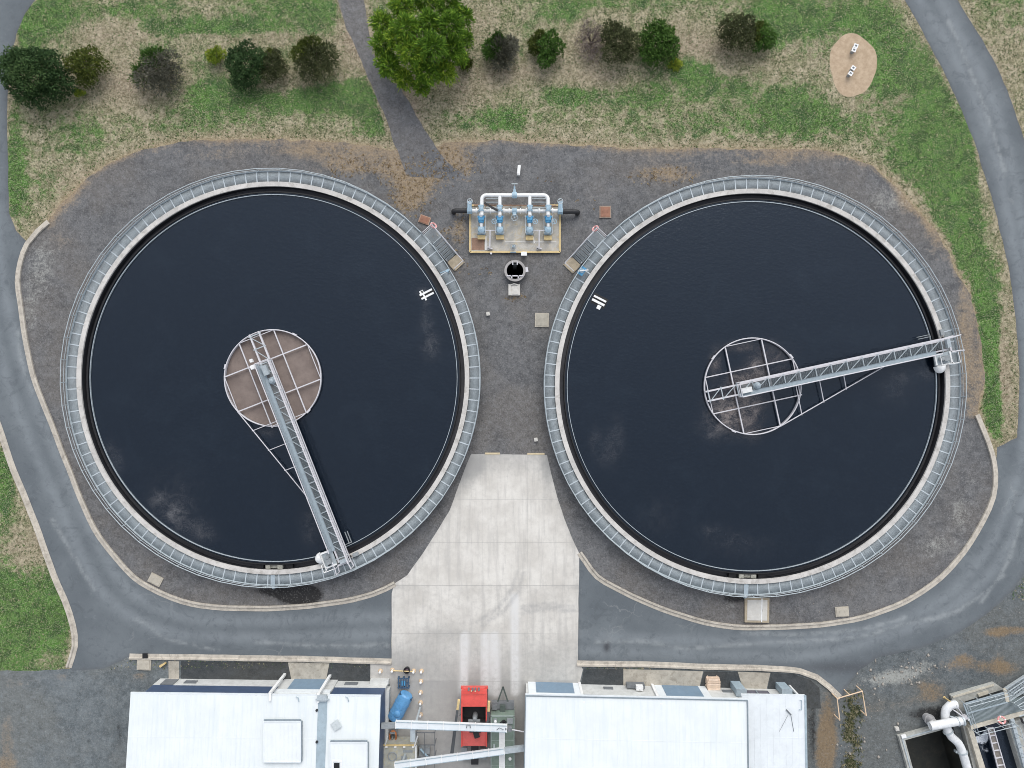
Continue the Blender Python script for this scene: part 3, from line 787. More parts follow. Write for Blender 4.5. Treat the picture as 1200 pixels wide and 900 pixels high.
# ================================================================== ROUND TANKS
def tank(cpx, Rt, side, label, walk_lab, stair_a, blue_cab):
    ZC = 1.2
    C = W(cpx[0], cpx[1], ZC); C.z = 0
    T = thing('clarifier_tank', C, label, 'water tank')
    P = lambda r, a, z: Vector((C.x + r * math.cos(a), C.y + r * math.sin(a), z))
    b = MB(); b.ring(C, Rt - .34, Rt - .05, 0, 1.04, 180); b.build('wall', M_TANKW, T)
    b = MB(); b.ring(C, Rt - .385, Rt, 1.043, ZC, 180); b.build('coping', M_COPE, T)
    # launder channel
    b = MB(); b.ring(C, Rt - .76, Rt - .345, .34, .42, 160); b.build('launder_floor', M_LFLOOR, T)
    b = MB(); b.ring(C, Rt - .362, Rt - .343, .422, 1.0, 160); b.build('launder_lining', M_WET, T)
    b = MB(); b.ring(C, Rt - .86, Rt - .765, .0, .97, 160); b.build('launder_wall', M_BLACK, T)
    w = MB(); w.ring(C, Rt - 1.075, Rt - 1.035, .6, 1.04, 160); w.build('scum_baffle', M_GALV, T)
    # outlet box in the launder
    ob = MB(); a = -math.pi / 2 + (0.0 if side < 0 else -.02)
    for k, (da, ww) in enumerate(((-.032, .4), (.032, .42))):
        p = P(Rt - .565, a + da, .62); ob.box(p, (ww, .33, .6), a + math.pi / 2)
    p = P(Rt - .565, a, .5); ob.box(p, (.9, .28, .5), a + math.pi / 2)
    ob.build('outlet_box', M_PALEO, T)
    for s in (-1, 1):
        g = MB(); g.box(P(Rt - .56, a + s * .078, .6), (.62, .36, .36), a + s * .078 + math.pi / 2); g.build('outlet_opening', M_BLACK, T)  # solid black blocks; darkness of the openings put into their colour
    # walkway: grating on radial bearers
    wk = MB(); wk.ring(C, Rt + .885, Rt + .955, .93, 1.09, 171); walk = wk.build('walkway', M_GALV, T)
    r0, r1, z = Rt + .03, Rt + .884, 1.045
    nb = 2280
    A = np.linspace(0, 2 * math.pi, nb, endpoint=False)
    hw = .0135
    V, F = [], []
    ca, sa = np.cos(A), np.sin(A)
    base = np.stack([np.stack([C.x + r * ca - s * hw * sa, C.y + r * sa + s * hw * ca, np.full(nb, zz)], 1)
                     for zz in (z - .03, z) for (r, s) in ((r0, -1), (r1, -1), (r1, 1), (r0, 1))], 1) - np.array(C)
    idx = (np.arange(nb) * 8)[:, None, None]
    q = np.array([(3, 2, 1, 0), (4, 5, 6, 7), (0, 1, 5, 4), (1, 2, 6, 5), (2, 3, 7, 6), (3, 0, 4, 7)])[None]
    gr = mesh_np('grating', base.reshape(-1, 3), (idx + q).reshape(-1, 4), M_GALVD); gr.parent = walk
    b = MB()
    for k in range(1, 9):
        b.ring(C, Rt + .03 + k * .095 - .004, Rt + .03 + k * .095 + .004, z - .012, z - .001, 171)
    b.build('grating_rod', M_GALVD, walk)
    nbr = 114
    br = MB(); br.bar((C.x + Rt + .01, C.y, 1.03), (C.x + Rt + .884, C.y, 1.03), .085, .075); br.bar((C.x + Rt - .04, C.y, .45), (C.x + Rt + .82, C.y, .975), .06, .06)
    proto = br.build('bearer', M_GALVL, walk)
    rest = None
    for i in range(1, 100):
        c = proto.copy(); COL.objects.link(c); c.parent = walk; c.rotation_euler = (0, 0, i * 2 * math.pi / nbr)
    br = MB()
    for i in range(100, nbr):
        a = i * 2 * math.pi / nbr
        br.bar(P(Rt + .01, a, 1.03), P(Rt + .884, a, 1.03), .085, .075); br.bar(P(Rt - .04, a, .45), P(Rt + .82, a, .975), .06, .06)
    tag(br.build('bearer', M_GALVL, walk), kind='stuff')
    # handrail with an opening at the stair
    half = .62 / Rt
    op0, op1 = (stair_a - half, stair_a + half)
    np_ = 57
    rr = Rt + .93
    arc = [op1 + (2 * math.pi - 2 * half) * i / np_ for i in range(np_ + 1)]
    b = MB(); b.tube([P(rr, a, 1.88) for a in arc], .034, 6); b.tube([P(rr, a, 1.47) for a in arc], .024, 6)
    b.ring(C, rr - .006, rr + .006, 1.1, 1.2, 171, op1, op0 + 2 * math.pi)
    hr = b.build('handrail', M_GALV, T)
    pb = MB(); a = arc[0]; pb.tube([P(rr, a, .98), P(rr, a, 1.88)], .03, 6)
    post = pb.build('post', M_GALV, hr)
    for a2 in arc[1:]:
        c = post.copy(); COL.objects.link(c); c.parent = hr; c.rotation_euler = (0, 0, a2 - a)
    # crossover plate at the bottom, with a spout over the edge
    a = -math.pi / 2 + (-.002 if side < 0 else -.03)
    b = MB(); b.bar(P(Rt + .06, a, 1.1), P(Rt + 1.05, a, 1.1), .36, .05); b.tube([P(Rt + .95, a, 1.02), P(Rt + 1.12, a, 1.0), P(Rt + 1.2, a, .85), P(Rt + 1.2, a, .3)], .16, 12)
    b.build('crossover_plate', M_TRAY, T)
    # scum trough near the walkway
    sp, sang = ((500.5, 344.5), R(27)) if side < 0 else ((702.5, 352.5), R(-27))
    q = W(sp[0], sp[1], .95); u = Vector((math.cos(sang), math.sin(sang), 0)); v = Vector((-u.y, u.x, 0))
    b = MB()
    for s in (.17, -.17):
        b.bar(q - u * .62 + v * s, q + u * .55 + v * s, .16 if s > 0 or side < 0 else .2, .12)
    if side < 0: b.bar(q - u * .3 + v * -.45, q - u * .3 + v * .45, .14, .1)
    if side < 0: b.box(q - u * .35 + v * .36, (.34, .26, .1), sang)
    else: b.box(q + u * .2 - v * .52, (.34, .34, .08), sang)
    b.build('scum_trough', M_WHITE, T)
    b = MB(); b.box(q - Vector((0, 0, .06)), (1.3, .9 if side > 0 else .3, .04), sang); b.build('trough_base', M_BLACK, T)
    # access stair, running along the outside of the walkway
    sg = -side                                  # +1: descends with falling angle (left tank)
    ur = Vector((math.cos(stair_a), math.sin(stair_a), 0)); ut = Vector((ur.y, -ur.x, 0)) * (1 if side < 0 else -1)
    o = C + ur * (Rt + .97)
    Q = lambda s, n, zz: Vector((o.x + ut.x * s + ur.x * n, o.y + ut.y * s + ur.y * n, zz))
    rot = math.atan2(ut.y, ut.x)
    st = MB()
    for n in (.03, 1.05): st.bar(Q(-.55, n, 1.0), Q(.55, n, 1.0), .05, .14); st.bar(Q(.55, n, .98), Q(2.35, n, .1), .05, .2)
    stair = st.build('stair', M_GALV, T)
    ld = MB()
    for i in range(22): ld.bar(Q(-.53 + i * .05, .06, 1.03), Q(-.53 + i * .05, 1.02, 1.03), .018, .03)
    ld.bar(Q(-.54, .06, 1.04), Q(-.54, 1.02, 1.04), .05, .06); ld.bar(Q(.54, .06, 1.04), Q(.54, 1.02, 1.04), .06, .06)
    ld.build('landing', M_GALVD, stair)
    for i in range(6):
        s0 = .64 + i * .29
        tr = MB()
        for j in range(5): tr.bar(Q(s0 + j * .045, .06, .9 - i * .155), Q(s0 + j * .045, 1.02, .9 - i * .155), .014, .03)
        tr.bar(Q(s0 - .03, .06, .91 - i * .155), Q(s0 - .03, 1.02, .91 - i * .155), .045, .045)
        tr.build('tread', M_GALVD, stair)
    pd = MB(); c = Q(2.85, .54, .05); pd.box(c, (1.0, 1.16, .1), rot); pd.build('landing_pad', M_STONE, stair)
    M_SR = M_LILAC
    for n, s_start in ((1.05, -.55), (.03, .6)):
        rl = MB()
        top = [Q(s_start, n, 2.05), Q(.55 if n > 1 else .6, n, 2.05), Q(2.35, n, 1.15), Q(3.3, n, 1.0)]
        mid_ = [Vector((p.x, p.y, p.z - .5)) for p in top]
        rl.tube(top, .03, 6); rl.tube(mid_, .022, 6)
        for p in (top[0], top[1], (top[1] + top[2]) / 2, top[2], top[3]): rl.tube([p - Vector((0, 0, 1.0)), p], .028, 6)
        if n > 1:
            rl.tube([Q(-.55, 1.05, 2.05), Q(-.55, .03, 2.05)], .03, 6); rl.tube([Q(-.55, 1.05, 1.55), Q(-.55, .03, 1.55)], .022, 6); rl.tube([Q(-.55, .03, 1.0), Q(-.55, .03, 2.05)], .028, 6)
        else:
            rl.tube([Q(3.3, .03, 1.0), Q(3.3, 1.05, 1.0)], .03, 6)
        rl.build('stair_rail', M_SR, stair)
    # lifebuoy hanging on the landing rail
    lb = Q(-.42, 1.12, 1.75)
    L = thing('lifebuoy', lb, 'faded red ring on the stair rail of the %s tank' % walk_lab, 'lifebuoy', 'lifebuoys at the plant')
    b = MB(); pts = []
    nrm = (ur * .75 + Vector((0, 0, .66))).normalized(); e1 = ut; e2 = nrm.cross(e1)
    for k in range(20): pts.append(lb + (e1 * math.cos(k * math.pi / 10) + e2 * math.sin(k * math.pi / 10)) * .25)
    b.tube(pts, .075, 8, closed=True); b.build('ring', M_RED, L)
    b = MB()
    for k in (0, 5, 10, 15): b.tube([pts[k], pts[k].lerp(pts[(k + 1) % 20], .5)], .08, 8)
    b.build('band', M_WHITE, L)
    # cabinet / hose post on the rail beyond the stair
    a = math.atan2((C.y - W(0, 0).y), 1)
    cp = (528.5, 316) if side < 0 else (684, 318.5)
    q = W(cp[0], cp[1], 1.6); aa = math.atan2(q.y - C.y, q.x - C.x)
    q = P(Rt + .72, aa, 1.055)
    if blue_cab:
        K = thing('hose_reel', q, 'bright blue hose reel box on the walkway of the right tank', 'hose reel')
        b = MB(); b.box(q + Vector((0, 0, .42)), (.52, .74, .1), aa); b.box(q + Vector((0, 0, .2)), (.3, .12, .4), aa); b.build('case', M_BLUE, K)
        b = MB(); b.tube([P(Rt + .95, aa + .012, 1.75), P(Rt + .3, aa - .02, 1.6)], .05, 6); b.tube([P(Rt + .95, aa + .012, 1.05), P(Rt + .95, aa + .012, 1.78)], .03, 6); b.build('arm', M_WHITE, K)
        b = MB(); b.lathe(q + Vector((0, 0, .48)), [(.05, 0), (.2, 0), (.2, .05), (.05, .05)], 16); b.build('reel', M_LBLUE, K)
    else:
        K = thing('tap_post', q, 'small pale blue tap post on the walkway of the left tank', 'tap post')
        b = MB(); b.tube([q, q + Vector((0, 0, .95))], .05, 8); b.box(q + Vector((0, 0, 1.0)), (.26, .2, .16), aa); b.build('body', M_LBLUE, K)
        b = MB(); b.tube([P(Rt + .9, aa, 2.0), P(Rt + .1, aa + .01, 1.9)], .04, 6); b.build('spray_bar', M_LBLUE, K)
    # the water
    FO = FOAM_L if side < 0 else FOAM_R
    xs = np.arange(-Rt, Rt + .01, .3)
    circ = [(C.x + (Rt - .862) * math.cos(a), C.y + (Rt - .862) * math.sin(a)) for a in np.linspace(0, 2 * math.pi, 180, endpoint=False)]
    wt = sheet('water', circ, .9, M_WATER, .3, 0, {'foam': lambda X, Y: splat(X * H / (H - .9), Y * H / (H - .9), FO), 'brown': lambda X, Y: np.clip(1.4 * np.exp(-((np.hypot(X - C.x, Y - C.y) / 4.6) ** 4)), 0, 1)})
    tag(wt, 'dark still water filling the %s round tank' % walk_lab, 'water', kind='structure')
    return C


FOAM_L = [(205, 600, 16, 14, .85), (185, 585, 10, 10, .5), (225, 617, 18, 9, .6), (238, 628, 14, 8, .4), (137, 540, 8, 12, .35), (128, 525, 6, 10, .25), (505, 405, 9, 14, .55), (500, 380, 7, 10, .35), (494, 343, 7, 6, .4), (365, 615, 12, 22, .3), (205, 580, 30, 30, .12), (310, 505, 12, 8, .3), (500, 360, 4, 20, .35)]
FOAM_R = [(712, 530, 14, 16, .32), (722, 510, 8, 20, .25), (697, 515, 7, 14, .22), (832, 622, 12, 8, .25), (855, 630, 22, 9, .2), (770, 605, 20, 20, .12), (870, 640, 40, 14, .12), (1100, 440, 8, 6, .0), (1085, 438, 9, 6, .55), (1050, 455, 22, 18, .18), (1055, 440, 10, 8, .3),
          (846, 500, 22, 12, .35), (835, 510, 8, 8, .35), (880, 510, 14, 8, .35),
          (868, 406, 16, 5, .9), (838, 425, 6, 14, .9), (905, 415, 18, 14, .55), (885, 432, 10, 10, 1.3), (872, 445, 16, 10, 1.1), (855, 480, 20, 16, 1.7), (872, 468, 20, 18, 1.7), (850, 495, 16, 10, .9), (880, 490, 9, 14, .7), (884, 462, 8, 10, .6), (838, 470, 8, 10, .5), (912, 440, 20, 16, .2), (875, 505, 14, 6, .6)]
CL = tank((319.7, 443.0), 16.72, -1, 'left round concrete tank with galvanised walkway, its centre well full of brown scum', 'left', R(41.8), False)
CR = tank((882.0, 452.7), 16.82, 1, 'right round concrete tank with galvanised walkway carrying a bright blue reel', 'right', R(136.6), True)

# brown scum inside the left centre well
sc = sheet('scum', [(CL.x + 4.06 * math.cos(a), CL.y + 4.06 * math.sin(a)) for a in np.linspace(0, 2 * math.pi, 80, endpoint=False)], .912, M_SCUM, .3)
tag(sc, 'brown scum filling the centre well of the left tank', 'scum', kind='stuff')


# ================================================================== ROTATING BRIDGES
def bridge(C, Rt, ang, label, cab):
    B = thing('scraper_bridge', C, label, 'bridge')
    ca, sa = math.cos(ang), math.sin(ang)
    Q = lambda x, y, z: Vector((C.x + x * ca - y * sa, C.y + x * sa + y * ca, z))
    L1 = Rt + .12
    # two main beams
    for s in (-1, 1):
        b = MB(); b.bar(Q(-4.1, s * .41, 1.42), Q(Rt - .1, s * .41, 1.42), .13, .2); b.build('main_beam', M_LILAC, B)
    b = MB()
    x0 = -4.0; k = 0
    xs = [-3.9, -2.75] + [-1.4 + 1.36 * i for i in range(14)]
    for i, x in enumerate(xs):
        if x < Rt - .2: b.bar(Q(x, -.56, 1.5), Q(x, .56, 1.5), .075, .075)
        if i + 1 < len(xs) and xs[i + 1] < Rt:
            b.bar(Q(x, -.5, 1.5), Q(xs[i + 1], .5, 1.5), .06, .06)
    b.build('lacing', M_GALV, B)
    # open deck grating
    b = MB()
    for i in range(24):
        y = -.27 + i * .036
        b.bar(Q(-1.45, y, 1.475), Q(L1, y, 1.475), .006, .03)
    n = int((L1 + 1.45) / .15)
    for i in range(n): b.bar(Q(-1.4 + i * .15, -.27, 1.47), Q(-1.4 + i * .15, .56, 1.47), .006, .012)
    b.build('grating', M_GALVD, B)
    b = MB(); b.bar(Q(-1.3, -.43, 1.56), Q(Rt - 1.2, -.43, 1.56), .27, .05)
    for s in (-.56, -.30): b.bar(Q(-1.3, s, 1.585), Q(Rt - 1.2, s, 1.585), .012, .1)
    b.build('cable_tray', M_TRAY, B)
    # guard rails
    for s in (-1, 1):
        rb = MB()
        end = L1 if s > 0 else Rt - 1.25
        y = s * .6
        if s > 0: rb.bar(Q(-1.45, y, 2.55), Q(end, y, 2.55), .11, .1); rb.bar(Q(-1.45, y, 1.55), Q(end, y, 1.55), .05, .12)
        else: rb.tube([Q(-1.45, y, 2.55), Q(end, y, 2.55)], .045, 8); rb.bar(Q(-1.45, y, 1.55), Q(end, y, 1.55), .04, .14)
        rb.tube([Q(-1.45, y, 2.05), Q(end, y, 2.05)], .024, 6)
        if s < 0:
            ib = MB()
            for k in range(6): ib.bar(Q(-1.45, y + .03, 1.7 + k * .13), Q(end, y + .03, 1.7 + k * .13), .012, .075)
            ib.build('infill_panel', M_TRAY, B)
        rail = rb.build('guard_rail', M_LILAC, B)
        x = -1.45
        while x < end + .01:
            pb = MB(); pb.bar(Q(x, y, 1.5), Q(x, y, 2.5), .045, .045); pb.build('post', M_LILAC, rail); x += 1.36 * 1
    eb = MB()
    eb.tube([Q(-1.45, -.6, 2.55), Q(-1.45, .6, 2.55)], .04, 8); eb.tube([Q(-1.45, -.6, 2.05), Q(-1.45, .6, 2.05)], .025, 8)
    eb.build('end_rail', M_LILAC, B)
    # outboard end frame: yoke over the walkway
    eb = MB()
    eb.bar(Q(L1, -.6, 1.5), Q(L1, .62, 1.5), .14, .14)
    eb.tube([Q(L1 - .05, .6, 2.55), Q(L1 + .2, .62, 2.5), Q(L1 + .5, .62, 2.45)], .05, 8)
    eb.tube([Q(Rt - .45, -.62, 2.5), Q(L1 + .1, -.62, 2.5), Q(L1 + .55, -.7, 2.4)], .045, 8)
    eb.bar(Q(L1 + .5, .62, 1.4), Q(L1 + .5, .62, 2.45), .05); eb.bar(Q(L1 + .55, -.7, 1.4), Q(L1 + .55, -.7, 2.4), .05)
    eb.bar(Q(L1 + .05, -.62, 1.4), Q(L1 + .05, -.62, 2.5), .05); eb.bar(Q(L1, .6, 1.5), Q(L1 + .52, .62, 1.42), .08); eb.bar(Q(L1, -.6, 1.5), Q(L1 + .56, -.7, 1.42), .08)
    eb.build('end_frame', M_LILAC, B)
    b = MB(); b.box(Q(L1 - .25, .1, 1.7), (.3, .7, .34), ang); b.build('end_box', M_GALV, B)
    # drive unit, off the right hand side
    b = MB(); b.box(Q(Rt - .72, -1.08, 1.47), (1.25, .98, .06), ang); pl = b.build('drive_platform', M_GALVD, B)
    b = MB()
    for x in (Rt - 1.36, Rt - .06): b.bar(Q(x, -.6, 1.55), Q(x, -1.6, 1.55), .12, .16)
    b.bar(Q(Rt - 1.36, -1.6, 1.55), Q(Rt + .1, -1.6, 1.55), .1, .16)
    b.tube([Q(Rt - 1.4, -.62, 2.4), Q(Rt - 1.4, -1.55, 2.4)], .035, 6); b.tube([Q(Rt + .12, -.62, 2.4), Q(Rt + .12, -1.6, 2.4), Q(Rt - .5, -1.6, 2.4)], .035, 6)
    for x, y in ((Rt - 1.4, -1.55), (Rt + .12, -1.6), (Rt - .5, -1.6)): b.bar(Q(x, y, 1.5), Q(x, y, 2.4), .045)
    b.build('drive_frame', M_WHITE, B)
    b = MB(); c = Q(Rt - .55, -1.1, 1.72); b.box(c, (.5, .42, .36), ang); b.lathe(Q(Rt - .95, -1.05, 1.5), [(.0, .5), (.16, .48), (.17, 0), (.0, 0)][::-1], 16); mt = b.build('motor', M_GREYB, B)
    # white wheel cover: half drum with a domed end
    c = Q(Rt - .98, -1.66, 1.2); n = 20
    vs = []; fs = []
    rows = 7
    for i in range(rows):
        ph = (i / (rows - 1)) * math.pi / 2
        for k in range(n + 1):
            th = math.pi * k / n
            r_ = .5 * math.cos(ph)
            x_, y_ = r_ * math.cos(th), -r_ * math.sin(th) * 1.25
            p = Q(Rt - .98 + x_, -1.66 + y_, 1.22 + .55 * math.sin(ph))
            vs.append(p)
    for i in range(rows - 1):
        for k in range(n): fs.append((i * (n + 1) + k, (i + 1) * (n + 1) + k, (i + 1) * (n + 1) + k + 1, i * (n + 1) + k + 1))
    b = MB(); b.add(vs, fs, True); fl = [vs[i * (n + 1)] for i in range(rows)] + [vs[i * (n + 1) + n] for i in range(rows - 1, -1, -1)]; b.add(fl, [tuple(range(len(fl)))])
    b.build('wheel_cover', M_WHITE, B)
    # running wheels on the coping
    for y in (-1.25, .55):
        b = MB(); c = Q(Rt - .22, y, 1.38)
        pts = [c + Vector((-sa, ca, 0)) * 0 + Vector((-sa * math.cos(t), ca * math.cos(t), math.sin(t))) * .0 for t in (0,)]
        d = Vector((ca, sa, 0)); b.tube([c - d * .06, c + d * .06], .17, 18); b.build('wheel', M_DARK, B)
    # skim paddles on the left hand side near the rim
    b = MB(); b.bar(Q(Rt - 2.3, .95, 1.35), Q(Rt - 1.25, .95, 1.35), .05, .12); b.bar(Q(Rt - 2.3, 1.12, 1.2), Q(Rt - 1.25, 1.12, 1.2), .05, .12); b.bar(Q(Rt - 1.3, .6, 1.4), Q(Rt - 1.3, 1.15, 1.4), .05); b.box(Q(Rt - .2, 1.1, 1.32), (.3, .5, .2), ang)
    b.build('skimmer', M_GREYB, B)
    # centre: gearbox, dome, control box
    b = MB(); b.box(Q(-.75, -.16, 1.72), (.85, .42, .4), ang); b.build('motor', M_WHITE if not cab else M_GALV, B)
    b = MB(); b.lathe(Q(.25, .0, 1.5), [(.3, 0), (.3, .18), (.2, .3), (.19, .42), (.0, .5)], 20); b.build('slip_ring', M_TRAY, B)
    if cab:
        b = MB(); b.box(Q(-1.35, -.95, 1.9), (.34, .38, .5), ang); b.box(Q(-1.9, -.88, 2.0), (.26, .24, .3), ang); b.bar(Q(-1.35, -.6, 1.5), Q(-1.35, -1.15, 1.5), .08); b.build('control_box', M_WHITE, B)
    # centre well: thin skirt with a tubular rim and a grid of stays
    b = MB(); b.ring(C, 4.08, 4.1, .55, 1.22, 96); b.build('well_skirt', M_LILAC, B)
    b = MB(); b.tube([Q(4.1 * math.cos(t), 4.1 * math.sin(t), 1.25) for t in np.linspace(0, 2 * math.pi, 96, endpoint=False)], .05, 8, closed=True)
    for k, t in enumerate((.45, 2.3, 4.1)): b.box(Q(4.14 * math.cos(t), 4.14 * math.sin(t), 1.22), (.14, .4, .2), ang + t)
    b.build('well_rim', M_LILAC, B)
    g = 1.58; e = 3.79
    for s in (-1, 1):
        b = MB(); b.bar(Q(-e, s * g, 1.21), Q(e + (.15 if s < 0 else 0), s * g, 1.21), .085, .11); b.build('stay', M_LILAC, B)
        b = MB(); b.bar(Q(s * g, -e, 1.19), Q(s * g, e, 1.19), .095, .11); b.build('stay', M_LILAC, B)
        b = MB(); b.bar(Q(s * e, -g, 1.22), Q(s * e, g, 1.22), .06, .08); b.build('stay', M_LILAC, B)
        b = MB(); b.bar(Q(-g, s * e, 1.22), Q(g, s * e, 1.22), .06, .08); b.build('stay', M_LILAC, B)
    # raking outrigger from the well back to the bridge
    b = MB(); b.tube([Q(1.55, -3.84, 1.22), Q(11.6, -.6, 1.3)], .045, 8)
    for x in (3.55, 5.6, 7.7):
        y = -3.84 + (x - 1.55) * 3.24 / 10.05
        b.bar(Q(x, y - .08, 1.27), Q(x, -.41, 1.36), .06, .07)
    b.bar(Q(g, -3.8, 1.2), Q(3.55, -3.2, 1.24), .05)
    b.build('outrigger', M_LILAC, B)
    return B


bridge(CL, 16.72, R(-68.5), 'left rotating steel bridge lying from the brown centre well down to the tank rim', True)
bridge(CR, 16.82, R(12.2), 'right rotating steel bridge reaching from the open centre well to the right rim', False)

# ================================================================== PUMP STATION
def K(x, y, z): return W(520 + x / 6.667, 180 + y / 6.667, z)


def elbow(p, a, b, r, n=6):
    """quarter bend points from direction a to direction b about corner p"""
    p, a, b = Vector(p), Vector(a).normalized(), Vector(b).normalized()
    c = p - a * r + b * r
    return [c - b * r * math.cos(t) + a * r * math.sin(t) for t in [i * math.pi / 2 / n for i in range(n + 1)]]


def flange(m, p, d, r, th=.05, n=14):
    p, d = Vector(p), Vector(d).normalized(); m.tube([p - d * th, p + d * th], r, n)


def handwheel(m, c, r, stem_z, nrm=(0, 0, 1)):
    c = Vector(c); nrm = Vector(nrm).normalized()
    a = Vector((1, 0, 0)) if abs(nrm.x) < .9 else Vector((0, 1, 0))
    e1 = nrm.cross(a).normalized(); e2 = nrm.cross(e1)
    m.tube([c + (e1 * math.cos(t) + e2 * math.sin(t)) * r for t in [i * math.pi / 8 for i in range(16)]], .028, 6, closed=True)
    for k in range(4):
        t = k * math.pi / 2 + .4; m.bar(c, c + (e1 * math.cos(t) + e2 * math.sin(t)) * r, .03)
    m.tube([c - nrm * stem_z, c + nrm * .06], .03, 6)


pad_c = K(555, 585, .1)
PAD = thing('pump_plinth', K(555, 585, 0), 'concrete pump plinth with faded yellow edges between the two tanks', 'plinth')
x0, y0 = K(205, 405, .16).xy; x1, y1 = K(908, 770, .16).xy
b = MB(); b.prism([(x0, y0), (x1, y0), (x1, y1), (x0, y1)], 0, .16); b.build('slab', pm('plinth_concrete', (.44, .42, .38), .85, var=.2, scale=1.6, dirt=(.5, .40, .24), dirt_amt=.7), PAD)
b = MB()
for p, q in (((x0, y0), (x0, y1)), ((x1, y0), (x1, y1)), ((x0, y1), (x1, y1)), ((x0, y0), (x0 + 1.0, y0)), ((x1 - 1.0, y0), (x1, y0))):
    b.bar((p[0], p[1], .2), (q[0], q[1], .2), .13, .1)
b.build('edge_strip', M_YEL, PAD)
b = MB(); q0 = K(218, 660, .17); q1 = K(318, 752, .17); b.prism([q0.xy, (q1.x, q0.y), q1.xy, (q0.x, q1.y)], .15, .185); b.build('sump_cover', pm('rust_brown_plate', (.27, .165, .115), .8, var=.2), PAD)
b = MB(); b.bar(K(480, 690, .17), K(880, 690, .17), .05, .02); b.bar(K(330, 645, .17), K(330, 755, .17), .1, .1); b.bar(K(700, 650, .17), K(708, 700, .17), .08, .04); b.build('drain_strip', M_WHITE, PAD)

PS = thing('pipe_manifold', K(555, 447, .16), 'white pipe manifold with four blue pumps and grey handwheel valves', 'pipework')
zt, zl = 1.35, .75
r = .16
# upper header loop
top = []
a, c = K(297, 325, zt), K(815, 325, zt)
pts = [Vector((a.x, K(297, 480, zt).y, zt))] + elbow(a, (0, 1, 0), (1, 0, 0), .38) + elbow(c, (1, 0, 0), (0, -1, 0), .38) + [Vector((c.x, K(815, 480, zt).y, zt))]
b = MB(); b.tube(pts, r, 14)
b.build('header_pipe', M_WHITE, PS)
for x in (438, 672):
    b = MB(); p, q = K(x, 325, zt), K(x, 480, zt); q.x = p.x; b.tube([p, q], r * .92, 14); b.build('branch_pipe', M_WHITE, PS)
# lower header
b = MB(); p, q = K(215, 447, zl), K(903, 450, zl); q.y = p.y; b.tube([p, q], r, 14)
for x in (255, 365, 470, 512, 600, 645, 745, 850): flange(b, (K(x, 447, zl).x, p.y, zl), (1, 0, 0), .25)
b.build('header_pipe', M_WHITE, PS)
# back pipe, rusty supports
b = MB(); b.bar(K(235, 402, .5), K(880, 408, .5), .09, .12)
for x in (330, 520, 600, 780): b.bar(K(x, 402, .16), K(x, 402, .5), .08)
b.build('support_beam', pm('rusty_beam', (.36, .22, .15), .8, var=.2, dirt=(.5, .42, .3)), PS)
b = MB()
for x0_, x1_ in ((330, 425), (690, 800)):
    for y_ in (352, 380, 425, 440): b.bar(K(x0_, y_, .85), K(x1_, y_, .85), .07, .1)
b.build('pipe_rack', M_GALV, PS)
# black suction pipes out of the ends
for x0_, x1_, y_ in ((192, 74, 446), (925, 1050, 453)):
    s = 1 if x1_ > x0_ else -1
    p = K(x0_, y_, .62); q = K(x1_, y_, .62); q.y = p.y
    b = MB(); e = elbow(q, (s, 0, 0), (0, 0, -1), .3); b.tube([p] + e + [Vector((e[-1].x, e[-1].y, -.1))], .2, 14); b.build('suction_pipe', M_DARK, PS)
# end valves with horizontal wheels
for x, y in ((203, 447), (910, 450)):
    b = MB(); c = K(x, y, .75); b.tube([c - Vector((.22, 0, 0)), c + Vector((.22, 0, 0))], .28, 14); b.box(c + Vector((0, .3, .1)), (.34, .9, .5)); v = b.build('valve', M_LBLUE, PS)
    b = MB(); w = K(x + 1, 372, 1.75); handwheel(b, w, .22, .8); b.build('handwheel', M_GALV, v)
# centre valves
b = MB(); c = K(553, 325, zt); b.tube([c - Vector((.2, 0, 0)), c + Vector((.2, 0, 0))], .26, 14); b.bar(c, c + Vector((0, .75, 0)), .14); b.box(c + Vector((0, .3, 0)), (.24, .3, .3)); v = b.build('valve', M_LBLUE, PS)
b = MB(); handwheel(b, c + Vector((0, .95, .05)), .27, .3, (0, 1, .35)); b.build('handwheel', M_GALV, v)
b = MB(); c = K(553, 447, zl); b.tube([c - Vector((.2, 0, 0)), c + Vector((.2, 0, 0))], .27, 14); b.bar(c, c + Vector((0, -.5, .1)), .16); b.box(c + Vector((0, -.28, .04)), (.3, .3, .34)); v = b.build('valve', M_LBLUE, PS)
b = MB(); handwheel(b, K(553, 500, 1.15), .27, .3, (0, -.5, 1)); b.build('handwheel', M_GALV, v)
